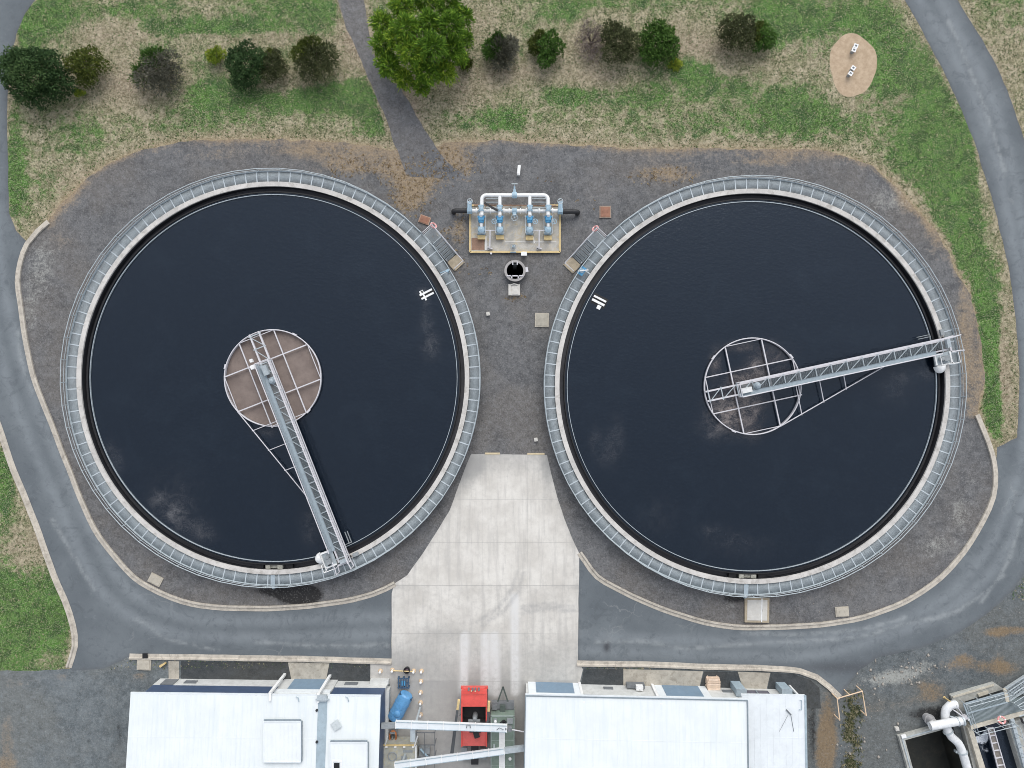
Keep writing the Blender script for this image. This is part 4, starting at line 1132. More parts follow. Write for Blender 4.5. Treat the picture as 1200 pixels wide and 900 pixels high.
# the four pumps: riser, blue body, white volute, yellow base
for x, base_y, wx in ((293, 655, None), (438, 655, 395), (672, 660, 715), (816, 660, 862)):
    c = K(x, 505, .95); yb = K(x, base_y, .3).y
    b = MB(); b.tube([(c.x, K(x, 470, zt).y, zt - .02), (c.x, c.y + .18, 1.2), (c.x, c.y, .95)], .17, 12); b.build('branch_pipe', M_WHITE, PS)
    b = MB(); b.tube([c + Vector((0, .28, 0)), c + Vector((0, .12, 0)), c - Vector((0, .25, 0)), c - Vector((0, .4, 0))], [.19, .26, .26, .2], 14); b.box(c + Vector((0, -.02, .2)), (.42, .36, .22)); b.box(c + Vector((0, .1, 0)), (.62, .14, .3)); pump = b.build('pump', M_BLUE, PS)
    b = MB(); b.tube([c - Vector((0, .4, 0)), c - Vector((0, .72, .05))], .13, 12); b.build('outlet_pipe', M_WHITE, pump)
    b = MB(); d = c - Vector((0, .95, .15)); b.lathe(d, [(.30, -.2), (.33, -.05), (.28, .12), (.14, .22), (.0, .26)], 16); b.box(d - Vector((0, .0, .3)), (.6, .7, .2)); b.build('volute', M_LBLUE, pump)
    b = MB(); b.box((c.x, yb, .32), (.66, .34, .34)); b.build('base_block', M_YEL, PS)
    b = MB()
    for dx in (-.36, .36): b.bar((c.x + dx, c.y + .3, .9), (c.x + dx, c.y - 1.25, .9), .035)
    b.bar((c.x - .36, c.y - 1.25, .9), (c.x + .36, c.y - 1.25, .9), .035)
    for dx in (-.36, .36): b.bar((c.x + dx, c.y - 1.25, .16), (c.x + dx, c.y - 1.25, .9), .035)
    b.build('guard_frame', M_GALV, PS)
    b = MB(); flange(b, (c.x, K(x, 410, zt).y, zt), (0, 1, 0), .27, .06); flange(b, (c.x, K(x, 445, zt).y, zt), (0, 1, 0), .25, .05); b.box((c.x, K(x, 425, zt).y, zt + .1), (.36, .26, .3)); cv = b.build('check_valve', M_LBLUE, PS)
    if wx:
        b = MB(); handwheel(b, K(wx, 530, 1.25), .21, .4); b.build('handwheel', M_LBLUE, PS)
b = MB(); b.bar(K(318, 385, 1.75), K(422, 447, 1.6), .16, .12); b.build('cover_strip', M_DARK, PS)
# thin sample pipework on the pad
for xc, xs_, side in ((362, (320, 415), 1), (746, (690, 800), -1)):
    b = MB(); b.tube([K(xs_[0], 600, .8), K(xs_[1], 600, .8)], .04, 8); b.tube([K(xc, 600, .8), K(xc - 2, 735, .8), K(xc - 2, 740, .3)], .05, 8)
    b.box(K(xc, 742, .3), (.42, .12, .14)); b.box(K(xc - 16, 738, .3), (.1, .26, .14)); b.build('sample_pipe', M_LILAC, PS)
G = thing('pressure_gauge', K(545, 730, .16), 'grey round valve wheel standing at the front edge of the pump plinth', 'valve')
b = MB(); b.lathe(K(545, 730, .16), [(.12, 0), (.12, .3), (.06, .32), (.06, .6)], 12); b.tube([K(520, 770, .3), K(520, 770, .3) + Vector((.5, .0, 0))], .05, 8); b.build('body', M_LBLUE, G)
b = MB(); handwheel(b, K(542, 728, .85), .24, .25); b.build('handwheel', M_GREYB, G)
b = MB(); b.box(K(627, 783, .3), (.46, .26, .6)); b.box(K(627, 783, .62), (.5, .3, .05)); tag(b.build('junction_box', M_WHITE, base=K(627, 783, 0)), 'white box on the ground against the front edge of the pump plinth', 'junction box')
b = MB(); b.tube([K(370, 790, 0), K(370, 782, 1.0)], .05, 8); b.box(K(370, 780, 1.0), (.16, .12, .2)); tag(b.build('marker_post', M_LILAC, base=K(370, 790, 0)), 'thin pale post in front of the pump plinth', 'post')

# white marker, boxes, pit lids
def marker(px, py, sx, sy, h, rot, label, mat=M_WHITE, cat='marker'):
    q = W(px, py, h); b = MB()
    b.box((q.x, q.y, h / 2), (sx, sy, h), rot); b.box((q.x, q.y, h + .012), (sx * .8, sy * .8, .024), rot)
    return tag(b.build('marker_block', mat, base=(q.x, q.y, 0)), label, cat)


marker(608, 199, .26, .82, .5, R(-6), 'white upright marker on the gravel above the pump pipework', M_WHITE)


def lid(px, py, w, h, rot, frame, top, label, cat='pit lid', z=.1, seam=None):
    q = W(px, py, z)
    t = thing('pit_lid', (q.x, q.y, 0), label, cat)
    b = MB(); b.box((q.x, q.y, z / 2), (w, h, z), rot); b.build('surround', frame, t)
    b = MB(); b.box((q.x, q.y, z + .02), (w * .82, h * .82, .04), rot)
    ca, sa = math.cos(rot), math.sin(rot)
    for s in (-1, 1): b.box((q.x + s * w * .2 * ca, q.y + s * w * .2 * sa, z + .05), (.06, .16, .03), rot)
    b.build('cover', top, t)
    if seam is not None:
        b = MB(); b.box((q.x + seam, q.y, z + .05), (.09, h * .95, .03), rot); b.build('seam_bar', M_WHITE, t)
    return t


M_BRICKD = pm('red_brown_lid', (.30, .15, .10), .85, var=.15)
M_BUFF = pm('buff_lid_concrete', (.47, .43, .36), .9, var=.1, dirt=(.3, .26, .2))
M_PALEC = pm('pale_new_concrete', (.58, .56, .52), .85, var=.06, dirt=(.45, .4, .32), dirt_amt=.3)
lid(635, 375, 1.2, 1.22, R(-1), M_BUFF, pm('lid_inner', (.40, .37, .31), .9, var=.12), 'square buff concrete pit lid beside the right tank, left of its blue reel')
lid(709.3, 248.3, 1.0, 1.05, 0, pm('lid_rim', (.33, .25, .2), .9), M_BRICKD, 'square red brown pit lid right of the pump pipework')
lid(497.5, 257.5, .95, .7, R(-20), pm('lid_rim_pink', (.40, .27, .2), .9), M_BRICKD, 'red brown pit lid at the top of the left tank stair')
lid(182, 679.5, 1.15, .85, R(-27), M_BUFF, M_BUFF, 'small tilted concrete pit lid by the kerb below the left tank')
lid(987, 717, 1.15, .85, R(4), M_BUFF, M_BUFF, 'small concrete pit lid by the kerb below the right tank')
lid(887.3, 715, 2.1, 2.15, R(-1), M_STONE, M_PALEC, 'large pale square slab lid below the right tank with a white seam', seam=.38, z=.25)
lid(168.5, 779, 1.2, .95, R(-2), M_BUFF, M_BUFF, 'square concrete pit lid at the left end of the kerb by the left building')
# drain slot in the kerb
b = MB(); q = W(170, 768.5, .16); b.box((q.x, q.y, .165), (.45, .42, .04)); tag(b.build('drain_grate', M_BLACK, base=(q.x, q.y, .15)), 'black kerb drain opening near the left end of the straight kerb', 'drain')
b = MB(); q = W(192, 778); b.box((q.x, q.y, .14), (.5, .16, .26), R(35)); b.box((q.x - .2, q.y - .13, .12), (.16, .2, .22), R(35)); tag(b.build('tap_box', M_YEL, base=(q.x, q.y, 0)), 'small faded yellow fitting on the gravel by the left building', 'fitting')
for i, (px, py, lb) in enumerate(((572, 368, 'tiny white box on the gravel between the two tanks'), (628, 515, 'tiny white peg just above the concrete slab'), (1050, 853, 'small pale stone block at the upper left corner of the dark pit'))):
    q = W(px, py); b = MB(); b.box((q.x, q.y, .12), (.3, .3, .24), .2); b.box((q.x, q.y, .25), (.16, .16, .05), .2); tag(b.build('marker_block', M_PALEC, base=(q.x, q.y, 0)), lb, 'marker')

# paired white framed lids in the bare earth oval
wl = ['upper right', 'upper left', 'lower right', 'lower left']
for (px, py), w_ in zip(((1003, 53.7), (1000.8, 58.4), (1000, 79.6), (996.8, 86)), ('topmost white framed vent box in the bare earth oval', 'second white framed vent box from the top in the bare earth oval', 'third white framed vent box from the top in the bare earth oval', 'lowest white framed vent box in the bare earth oval')):
    q = W(px, py, .45); t = thing('vent_box', (q.x, q.y, 0), w_, 'vent box', 'white vent boxes in the bare earth')
    rot = R(-20 if py < 70 else -35)
    b = MB(); b.box((q.x, q.y, .21), (.24, .24, .42), rot); b.build('body', M_GREYB, t)
    ca, sa = math.cos(rot), math.sin(rot); b = MB()
    for dx, dy, sx, sy in ((0, .13, .37, .09), (0, -.13, .37, .09), (.14, 0, .09, .17), (-.14, 0, .09, .17)):
        b.box((q.x + dx * ca - dy * sa, q.y + dx * sa + dy * ca, .45), (sx, sy, .06), rot)
    b.build('frame', M_WHITE, t)

# ---- manhole shaft with ladder and side box
T = thing('manhole_shaft', MANHOLE, 'round open concrete shaft with a ladder below the pump plinth', 'shaft')
b = MB(); b.ring(MANHOLE, .74, .88, -4.0, .55, 40); b.ring(MANHOLE, .72, .92, .553, .62, 40); b.build('shaft_wall', pm('shaft_concrete', (.36, .34, .33), .85, var=.12), T)
b = MB(); b.ring(MANHOLE, .725, .738, -4.0, .3, 40); b.lathe(MANHOLE + Vector((0, 0, -3.9)), [(0, 0), (.75, .0)], 32); b.build('dark_lining', M_BLACK, T)  # near-black lining puts the dark of the deep shaft into the colour
b = MB(); b.bar(MANHOLE + Vector((-.72, -.45, .66)), MANHOLE + Vector((.72, -.45, .66)), .1, .06)
for s in (-.28, .28): b.bar(MANHOLE + Vector((s, -.68, .66)), MANHOLE + Vector((s, -.4, .66)), .1, .06); b.bar(MANHOLE + Vector((s * .7, .5, .6)), MANHOLE + Vector((s * .7, .78, .66)), .1, .1)
b.build('cross_bar', M_LILAC, T)
b = MB()
for s in (-.17, .17): b.bar(MANHOLE + Vector((s, .62, -3)), MANHOLE + Vector((s, .62, .5)), .05)
for k in range(10): b.bar(MANHOLE + Vector((-.17, .62, .3 - k * .3)), MANHOLE + Vector((.17, .62, .3 - k * .3)), .035)
b.build('ladder', M_GREYB, T)
q = W(602.5, 339.5, .3); b = MB(); b.box((q.x, q.y, .15), (1.0, .95, .3)); b.box((q.x - .38, q.y, .33), (.2, .9, .06)); b.box((q.x + .1, q.y - .02, .32), (.55, .7, .05)); b.tube([(q.x - .25, q.y + .42, .4), (q.x, q.y + .5, .42), (q.x + .3, q.y + .42, .4)], .05, 6); b.build('step_box', M_PALEC, T)
b = MB(); b.box(MANHOLE + Vector((1.0, .1, .5)), (.24, .4, .18), .2); b.build('hinge', M_LILAC, T)

# ================================================================== BUILDINGS
M_ROOF = NT('white_roof_sheeting')
_n = M_ROOF.noise(.5, 5, .6); _s = M_ROOF.noise(1.0, 4, .6, vec=M_ROOF.scale(3.5, .25, 1)); _f = M_ROOF.noise(7, 3, .6)
_c = M_ROOF.mix(M_ROOF.rng(_n, .3, .7), (.69, .725, .73), (.745, .775, .78))
_c = M_ROOF.mix(M_ROOF.math('MULTIPLY', M_ROOF.rng(_s, .45, .7), .6), _c, (.63, .685, .705))
_c = M_ROOF.mix(M_ROOF.math('MULTIPLY', M_ROOF.rng(_f, .6, .8), .12), _c, (.55, .56, .55))
M_ROOF = M_ROOF.fin(_c, .5, 0, .3)
M_ROOF2 = pm('off_white_roof', (.70, .735, .755), .5, var=.04, scale=1.0, dirt=(.6, .63, .65), dirt_amt=.4)
M_WALLW = pm('pale_precast_wall', (.56, .565, .55), .85, var=.08, scale=1.5, dirt=(.40, .39, .36), dirt_amt=.4)
M_NAVY = pm('navy_wall_cladding', (.055, .085, .15), .5, var=.1, scale=2)
M_BLUEGREY = pm('blue_grey_door', (.17, .25, .335), .5, var=.08, scale=2, dirt=(.25, .31, .37), dirt_amt=.4)
M_GUTTER = pm('blue_grey_gutter', (.34, .42, .47), .5, var=.08, scale=2, dirt=(.25, .3, .33), dirt_amt=.5)
M_VENT = pm('grey_louvre', (.16, .17, .18), .6)
M_GLASS = pm('dark_window_glass', (.10, .10, .135), .12, var=.1)
M_FLASH_SHADE = pm('grey_flashing_and_shade', (.20, .24, .27), .5)  # flashing grey, also the shade painted along the roof hatches


class Bld:
    def __init__(self, label, A, Bp, split, depth=14.0):
        self.A, self.B = A.xy, Bp.xy
        self.e = (self.B - self.A).normalized(); self.s = Vector((self.e.y, -self.e.x))   # s points south
        self.len = (self.B - self.A).length; self.split = split; self.depth = depth
        self.o = thing('building', (self.A.x, self.A.y, 0), label, 'building')

    def at(self, a, d, z=0.0):
        p = self.A + self.e * a + self.s * d; return Vector((p.x, p.y, z))

    def apx(self, px, z=0.0, py=806):
        return (W(px, py, z).xy - self.A).dot(self.e)

    def wall_box(self, name, a0, a1, z0, z1, proud, mat, parent=None, back=.05):
        b = MB(); b.prism([self.at(a0, back).xy, self.at(a1, back).xy, self.at(a1, -proud).xy, self.at(a0, -proud).xy], z0, z1)
        return b.build(name, mat, parent or self.o)

    def body(self, a0, a1, zt, slope, low=True):
        P4 = [self.at(a0, 0).xy, self.at(a1, 0).xy, self.at(a1, self.depth).xy, self.at(a0, self.depth).xy]
        b = MB(); b.prism(P4, 0, self.split); b.build('wall', M_WALLW, self.o)
        b = MB(); P5 = [self.at(a0 + .02, .02).xy, self.at(a1 - .02, .02).xy, self.at(a1 - .02, self.depth - .02).xy, self.at(a0 + .02, self.depth - .02).xy]
        b.prism(P5, self.split + .003, [zt, zt, zt + slope * self.depth, zt + slope * self.depth]); b.build('wall_cladding', M_NAVY, self.o)

    def roof(self, NW, NE, depth, slope, mat, z, pitch=.38, name='roof'):
        """sheet roof rising to the south from an eave between two points"""
        e = (NE.xy - NW.xy).normalized(); s = Vector((e.y, -e.x)); L = (NE.xy - NW.xy).length
        pt = lambda a, d, dz=0: Vector((NW.x + e.x * a + s.x * d, NW.y + e.y * a + s.y * d, z + slope * d + dz))
        b = MB()
        P = [pt(0, 0), pt(L, 0), pt(L, depth), pt(0, depth)]
        b.prism([p.xy for p in P], [p.z - .06 for p in P], [p.z for p in P])
        n = int(L / pitch)
        for i in range(n + 1):
            a = min(L - .03, max(.03, i * L / n)); b.bar(pt(a, .0, .004), pt(a, depth, .004), .05, .014)
        for k in range(1, 4): b.bar(pt(0.05, depth * k / 4.3, .004), pt(L - .05, depth * k / 4.3, .004), .03, .012)
        r = b.build(name, mat, self.o)
        g = MB(); g.bar(pt(-.02, -.07, -.08), pt(L + .02, -.07, -.08), .12, .12); g.build('gutter', M_ROOF2, r)
        self.pt = pt
        return r

    def onroof(self, px, py, z, slope, NW, NE):
        e = (NE.xy - NW.xy).normalized(); s = Vector((e.y, -e.x)); zz = z
        for _ in range(5):
            p = W(px, py, zz); zz = z + slope * (p.xy - NW.xy).dot(s)
        return p


# ---- left building
BL = Bld('left white roofed building with two raised roof hatches and a blue grey valley gutter', W(188, 795), W(455, 798.6), 1.25)
NW, NE = W(153, 813.4, 3.6), W(446, 816.8, 3.6)
SL = .10
BL.body(0, BL.len, 3.45, SL)
mid0 = W(373, 815.95, 3.6); mid1 = W(384, 816.1, 3.6)
BL.roof(NW, mid0, 14.2, SL, M_ROOF, 3.6)
f_ = lambda px, py: BL.onroof(px, py, 3.6, SL, NW, NE)
BL.roof(mid1, NE, 14.2, SL, M_ROOF, 3.6)
e = (NE.xy - NW.xy).normalized(); s = Vector((e.y, -e.x))
b = MB(); p0 = mid0.xy; p1 = mid1.xy
P4 = [p0, p1, p1 + s * 14.2, p0 + s * 14.2]
b.prism(P4, [3.5, 3.5, 3.5 + 1.42, 3.5 + 1.42], [3.56, 3.56, 3.56 + 1.42, 3.56 + 1.42]); vg = b.build('valley_gutter', M_GUTTER, BL.o)
for py in (832, 869):
    q = f_(371.5, py); b = MB(); b.tube([q, q + Vector((0, 0, .12))], .1, 10); b.build('vent_cap', M_DARK, BL.o)
q = f_(378, 817); b = MB(); b.box(q + Vector((0, 0, .12)), (.75, .5, .22)); b.bar(q + Vector((-.5, -.1, .2)), q + Vector((.6, -.1, .2)), .1); b.build('rain_head', M_GALV, BL.o)


def roof_box(name, B, f, x0, y0, x1, y1, h, mat, hole=None, ovr=0.0):
    P = [f(x0, y0), f(x1, y0), f(x1, y1), f(x0, y1)]
    b = MB(); b.prism([p.xy for p in P], [p.z - .1 for p in P], [p.z + h for p in P])
    r = b.build(name, mat, B.o)
    b = MB()
    for i in range(4):
        p, q = P[i], P[(i + 1) % 4]
        b.bar(p + Vector((0, 0, h - .02)), q + Vector((0, 0, h - .02)), .09, .1)
    b.build('hatch_rim', M_ROOF2, r)
    b = MB()
    for i in (0, 1):
        p, q = P[i], P[(i + 1) % 4]; b.bar(p + Vector((.04 * i, .05 * (1 - i), h - .1)), q + Vector((.04 * i, .05 * (1 - i), h - .1)), .14, .16)
    b.build('hatch_shade_bar', M_FLASH_SHADE, r)  # shade on two hatch edges put in as grey bars
    b = MB(); n = 9
    for i in range(1, n):
        t = i / n; b.bar(P[0].lerp(P[1], t) + Vector((0, 0, h + .01)), P[3].lerp(P[2], t) + Vector((0, 0, h + .01)), .04, .02)
    b.build('hatch_rib', mat, r)
    return r


M_ROOF3 = pm('hatch_sheeting', (.72, .75, .765), .5, var=.03, scale=1)
roof_box('roof_hatch', BL, f_, 310.5, 843.5, 353.5, 890.5, .3, M_ROOF3)
h2 = roof_box('roof_hatch', BL, f_, 388, 868, 431, 918, .3, M_ROOF3)
q = [f_(392.5, 891.5), f_(399, 891.5), f_(399, 899), f_(392.5, 899)]; b = MB(); b.prism([p.xy for p in q], [p.z + .2 for p in q], [p.z + .33 for p in q]); b.build('hatch_hole', M_BLACK, h2)  # solid black block; the hole's darkness is put into its colour
b = MB(); P4 = [f_(391, 889.5), f_(401, 889.5), f_(401, 901), f_(391, 901)]
for i in range(4): b.bar(P4[i] + Vector((0, 0, .32)), P4[(i + 1) % 4] + Vector((0, 0, .32)), .09, .07)
b.build('hole_frame', M_WHITE, h2)
q = f_(394.5, 849); b = MB(); b.box(q + Vector((0, 0, .14)), (.66, .66, .1), R(35)); b.build('roof_panel', pm('grey_panel', (.52, .56, .57), .5), BL.o)
b = MB()
for px in (350, 408):
    p = f_(px, 818); b.tube([p + Vector((-.2, .15, .1)), p + Vector((0, .1, .16)), p + Vector((.05, -.25, .1))], .035, 6)
b.build('roof_bracket', M_GUTTER, BL.o)
# left building front: entry bay, vents, down pipes
a0, a1 = BL.apx(341, 1), BL.apx(379, 1)
BL.wall_box('door_surround', a0 - .9, a1 + 1.0, 0, 3.2, .10, M_WALLW)
dr = BL.wall_box('roller_door', a0, a1, .05, 2.15, .14, M_BLUEGREY)
BL.wall_box('lintel', a0 - .9, a1 + 1.0, 2.25, 2.7, .24, M_ROOF2)
for px, py in ((334, 790), (387, 791.5)):
    p = W(px, py); b = MB(); b.bar(p, Vector((p.x, p.y, 3.75)), .18, .22); b.bar(Vector((p.x, p.y, 3.7)), Vector((p.x + .02, p.y - .6, 3.78)), .16, .12); b.build('portal_post', M_WHITE, BL.o)
for px0, px1, z0, z1 in ((192, 207, .25, 1.25), (217, 231, .45, .95), (404, 419, .35, .85)):
    v = BL.wall_box('wall_vent', BL.apx(px0, .6), BL.apx(px1, .6), z0, z1, .07, M_VENT)
BL.wall_box('plinth', BL.apx(434, .3), BL.len + .1, .0, .5, .3, M_WALLW)
b = MB(); b.prism([BL.at(BL.len - .02, .4).xy, BL.at(BL.len + .22, .4).xy, BL.at(BL.len + .22, 13).xy, BL.at(BL.len - .02, 13).xy], 0, .9); b.build('side_plinth', M_WALLW, BL.o)

# ---- right building
BR = Bld('right white roofed building with plain roof and two blue grey roller doors in its front', W(616, 800), W(924.5, 807.8), 1.95)
NW2, NE2 = W(616, 815.2, 3.7), W(876, 820.8, 3.7)
aw = BR.apx(872, 0)
aw = (W(876, 820.8, 3.7).xy - BR.A).dot(BR.e) - .12
BR.body(0, aw, 3.5, SL)
BR.roof(NW2, NE2, 14.2, SL, M_ROOF, 3.7, pitch=.5)
g_ = lambda px, py: BR.onroof(px, py, 3.7, SL, NW2, NE2)
b = MB(); pe = BR.pt; Lr = (NE2.xy - NW2.xy).length
b.bar(pe(Lr - .02, .0, .02), pe(Lr - .02, 14.2, .02), .1, .12); b.bar(pe(.0, .0, .02), pe(.0, 14.2, .02), .08, .1); b.bar(pe(0, .0, .02), pe(Lr, 0, .02), .07, .09); b.build('barge_flashing', M_FLASH_SHADE, BR.o)
NW3, NE3 = W(869, 815.3, 3.1), W(943, 816.2, 3.1)
BRs = BR.split
b = MB(); P4 = [BR.at(aw + .02, .0).xy, BR.at(BR.len, .0).xy, BR.at(BR.len, 14).xy, BR.at(aw + .02, 14).xy]; b.prism(P4, 0, [3.0, 3.0, 3.9, 3.9]); b.build('side_wing', M_WALLW, BR.o)
wr = BR.roof(NW3, NE3, 14.2, .07, M_ROOF2, 3.1, pitch=.5, name='wing_roof')
h_ = lambda px, py: BR.onroof(px, py, 3.1, .07, NW3, NE3)
b = MB(); L3 = (NE3.xy - NW3.xy).length; b.bar(BR.pt(L3 + .04, -.1, -.02), BR.pt(L3 + .04, 14.2, -.02), .16, .14); b.build('side_gutter', M_GUTTER, wr)
# rope and stay lines on the wing roof, small pipe
b = MB(); b.tube([h_(921, 831) + Vector((0, 0, .1)), h_(926.5, 837) + Vector((0, 0, .12))], .05, 6); b.tube([h_(923, 838) + Vector((0, 0, .05)), h_(913, 857) + Vector((0, 0, .05))], .012, 5); b.tube([h_(926.5, 837) + Vector((0, 0, .05)), h_(930, 857) + Vector((0, 0, .05))], .018, 5); b.build('roof_stay', M_VENT, wr)
b = MB(); b.tube([h_(937, 820) + Vector((0, 0, .08)), h_(939, 820) + Vector((0, 0, .1)), h_(939, 831) + Vector((0, 0, .1)), h_(936, 831) + Vector((0, 0, .08))], .03, 6); b.build('roof_pipe', M_GUTTER, wr)
# doors
for px0, px1 in ((631, 675), (781, 824)):
    a0, a1 = BR.apx(px0 - 3, 1), BR.apx(px1 - 3, 1)
    BR.wall_box('door_surround', a0 - .65, a1 + .65, 0, 3.0, .10, M_ROOF2)
    BR.wall_box('roller_door', a0, a1, .1, 2.25, .14, M_BLUEGREY)
    BR.wall_box('lintel', a0 - .65, a1 + .65, 2.3, 2.7, .2, M_ROOF2)
for px, py in ((679, 800), (764, 802)):
    p = W(px, py); b = MB(); b.bar(p, Vector((p.x, p.y, 3.75)), .16, .2); b.build('portal_post', M_WHITE, BR.o)
for px0, px1, z0, z1 in ((707, 718, .55, .95), (846, 857, .55, .95)):
    BR.wall_box('wall_vent', BR.apx(px0, .6), BR.apx(px1, .6), z0, z1, .07, M_VENT)
wv = BR.wall_box('window', BR.apx(872, .8) + .1, BR.apx(901, .8), .5, 2.3, .06, M_GLASS)
BR.wall_box('window_post', BR.apx(886, .8), BR.apx(887.5, .8), .5, 2.3, .1, M_FLASH_SHADE, wv)
BR.wall_box('window_glazing', BR.apx(917, .8), BR.apx(929, .8), .4, 2.4, .06, pm('pale_green_glass', (.36, .44, .46), .2))
b = MB(); p = W(925, 803.5); b.bar(p, Vector((p.x, p.y, 1.9)), .14, .16); b.build('portal_post', M_WHITE, BR.o)
for (px0, px1, hh), lb in zip(((860, 871, 1.75), (914, 925, 1.5)), ('pale blue grey cabinet against the right building beside its dark window', 'smaller pale blue cabinet at the right end of the right building front')):
    a0, a1 = BR.apx(px0, 1), BR.apx(px1, 1)
    t = thing('cabinet', BR.at((a0 + a1) / 2, -.35, 0), lb, 'cabinet', 'cabinets along the right building front')
    b = MB(); b.prism([BR.at(a0, -.08).xy, BR.at(a1, -.08).xy, BR.at(a1, -.62).xy, BR.at(a0, -.62).xy], 0, hh); b.build('case', M_GUTTER, t)
    b = MB(); b.prism([BR.at(a0 - .04, -.06).xy, BR.at(a1 + .04, -.06).xy, BR.at(a1 + .04, -.68).xy, BR.at(a0 - .04, -.68).xy], hh, hh + .05); b.build('lid', M_TRAY, t)
# switch box beside the first roller door
t = thing('air_conditioner', W(744, 805), 'dark box with a white cover against the right building front', 'air conditioner')
b = MB(); a0, a1 = BR.apx(734, .6), BR.apx(755, .6); b.prism([BR.at(a0, -.12).xy, BR.at(a1, -.12).xy, BR.at(a1, -.42).xy, BR.at(a0, -.42).xy], .25, .9); b.build('case', M_VENT, t)
b = MB(); a0 = BR.apx(745, 1); a1 = BR.apx(753, 1); b.prism([BR.at(a0, -.12).xy, BR.at(a1, -.12).xy, BR.at(a1, -.5).xy, BR.at(a0, -.5).xy], .92, 1.3); b.build('cover', M_WHITE, t)
b = MB(); b.tube([BR.at(a0 + .3, -.3, .2), BR.at(a0 + .3, -.3, 1.5)], .04, 6); b.build('pipe', M_WHITE, t)

# ---- timber stack: each board its own object
M_TIM = [pm('pale_timber_a', (.62, .48, .37), .8, var=.12, scale=6), pm('pale_timber_b', (.72, .57, .45), .8, var=.12, scale=6)]
q = W(836, 801.5, .45)
T = thing('timber_bundle', (q.x, q.y, 0), 'bundle of pale timber layers stacked on bearers against the right building', 'timber')
for lay in range(5):
    b = MB()
    for k in range(4):
        b.box((q.x + random.uniform(-.03, .03), q.y + .3 - k * .2 + .05 * (4 - lay) * .6, .14 + lay * .085), (1.12 + random.uniform(-.06, .06), .185, .07), R(random.uniform(-1, 1)))
    b.build('timber_layer', M_TIM[lay % 2], T)
b = MB()
for s_ in (-.4, .4): b.box((q.x + s_, q.y + .05, .05), (.1, 1.0, .1))
b.build('bearer', M_TIM[0], T)
for k, (wd, lb) in enumerate(zip((.82, 1.1, 1.06, 1.12, 1.08), ('short pale board on top of the timber bundle, farthest from the building wall', 'second board from the road on top of the timber bundle', 'middle pale board on top of the timber bundle', 'fourth board from the road on top of the timber bundle', 'board nearest the building wall on top of the timber bundle'))):
    x_ = q.x + (-.03 if k == 0 else .02 * (k % 3)); y_ = q.y + .40 - k * .2
    b = MB(); b.box((x_, y_, .563), (wd, .165, .05), R((-1.5, 1, -.6, 1.2, 0)[k])); b.box((x_ + wd * .3, y_, .592), (.03, .1, .006))
    tag(b.build('timber_board', M_TIM[(k + 1) % 2], base=(x_, y_, .535)), lb, 'board', 'boards on the timber bundle')

# ================================================================== YARD BETWEEN THE BUILDINGS
M_SAFRED = pm('red_truck_paint', (.64, .085, .070), .45, var=.08, scale=2, dirt=(.38, .08, .06), dirt_amt=.4)
M_SAFRED2 = pm('red_truck_paint_faded', (.64, .12, .105), .5, var=.1, scale=2, dirt=(.4, .12, .1), dirt_amt=.4)
M_GREEN = pm('grey_green_paint', (.17, .225, .185), .55, var=.12, scale=2, dirt=(.24, .25, .23), dirt_amt=.5)
M_TANKB = pm('blue_plastic_tank', (.115, .31, .56), .4, var=.1, scale=3, dirt=(.08, .2, .36), dirt_amt=.4)
M_ORANGE = pm('buff_orange_paint', (.62, .46, .30), .6, var=.15)
M_RUSTO = pm('orange_steel', (.45, .17, .07), .7, var=.2)

# bollards with a low rail
bol = [(446, 786), (460, 785), (485, 786), (494, 786), (493.5, 798), (493, 811), (493, 823), (493, 837)]
bl_lab = ['end bollard nearest the left building doorway path, apart from the row', 'bollard above the blue crate at the left end of the low rail', 'bollard just left of the corner of the bollard row', 'corner bollard of the row at upper right of the blue crate',
          'first bollard below the corner of the row', 'second bollard below the corner of the row', 'third bollard below the corner of the row', 'lowest bollard of the row, nearest the upper white conveyor']
for (px, py), lb in zip(bol, bl_lab):
    q = W(px, py, 0); t = thing('bollard', q, lb, 'bollard', 'bollards guarding the blue tank')
    b = MB(); b.lathe(q, [(.10, 0), (.10, .42), (.06, .46), (.0, .47)], 14); b.build('post', M_WHITE, t)
    b = MB(); b.lathe(q, [(.19, 0), (.20, .05), (.15, .07), (.1, .075)], 14); b.lathe(q + Vector((0, 0, .2)), [(.101, 0), (.106, .01), (.106, .1), (.101, .11)], 14); b.build('band', M_ORANGE, t)
    
b = MB(); b.tube([W(461, 786, .35), W(484, 787, .35)], .05, 8); tag(b.build('guard_rail', M_YEL, base=W(472, 786, .35)), 'low buff rail linking two bollards above the blue crate', 'rail')
q = W(477.5, 783.5, 0); t = thing('drain_pot', q, 'dark round pot standing behind the low buff rail', 'pot')
b = MB(); b.lathe(q, [(.2, 0), (.27, .3), (.29, .45), (.24, .45), (.2, .2), (0, .2)], 18); b.build('bowl', M_DARK, t)
b = MB(); b.lathe(q + Vector((0, 0, .22)), [(.2, 0), (.08, .12), (0, .14)], 12); b.build('core', pm('plum_core', (.10, .07, .09), .6), t)

# blue crate (open pallet box)
q = W(473, 800, .3); t = thing('crate', (q.x, q.y, 0), 'dark blue slatted crate on the slab above the blue tank', 'crate')
M_CR = pm('dark_blue_plastic', (.05, .095, .16), .5, var=.15)
b = MB()
for i in range(5): b.box((q.x - .42 + i * .21, q.y, .42), (.11, .92, .05))
for s_ in (-.4, 0, .4): b.box((q.x, q.y + s_, .37), (1.02, .1, .05))
b.build('top_slats', M_CR, t)
b = MB()
for sx in (-.44, 0, .44):
    for sy in (-.4, .4): b.box((q.x + sx, q.y + sy, .17), (.12, .12, .34))
b.build('feet', M_CR, t)
b = MB(); b.box((q.x, q.y, .4), (.5, .42, .045)); b.build('insert', M_BLUE, t)

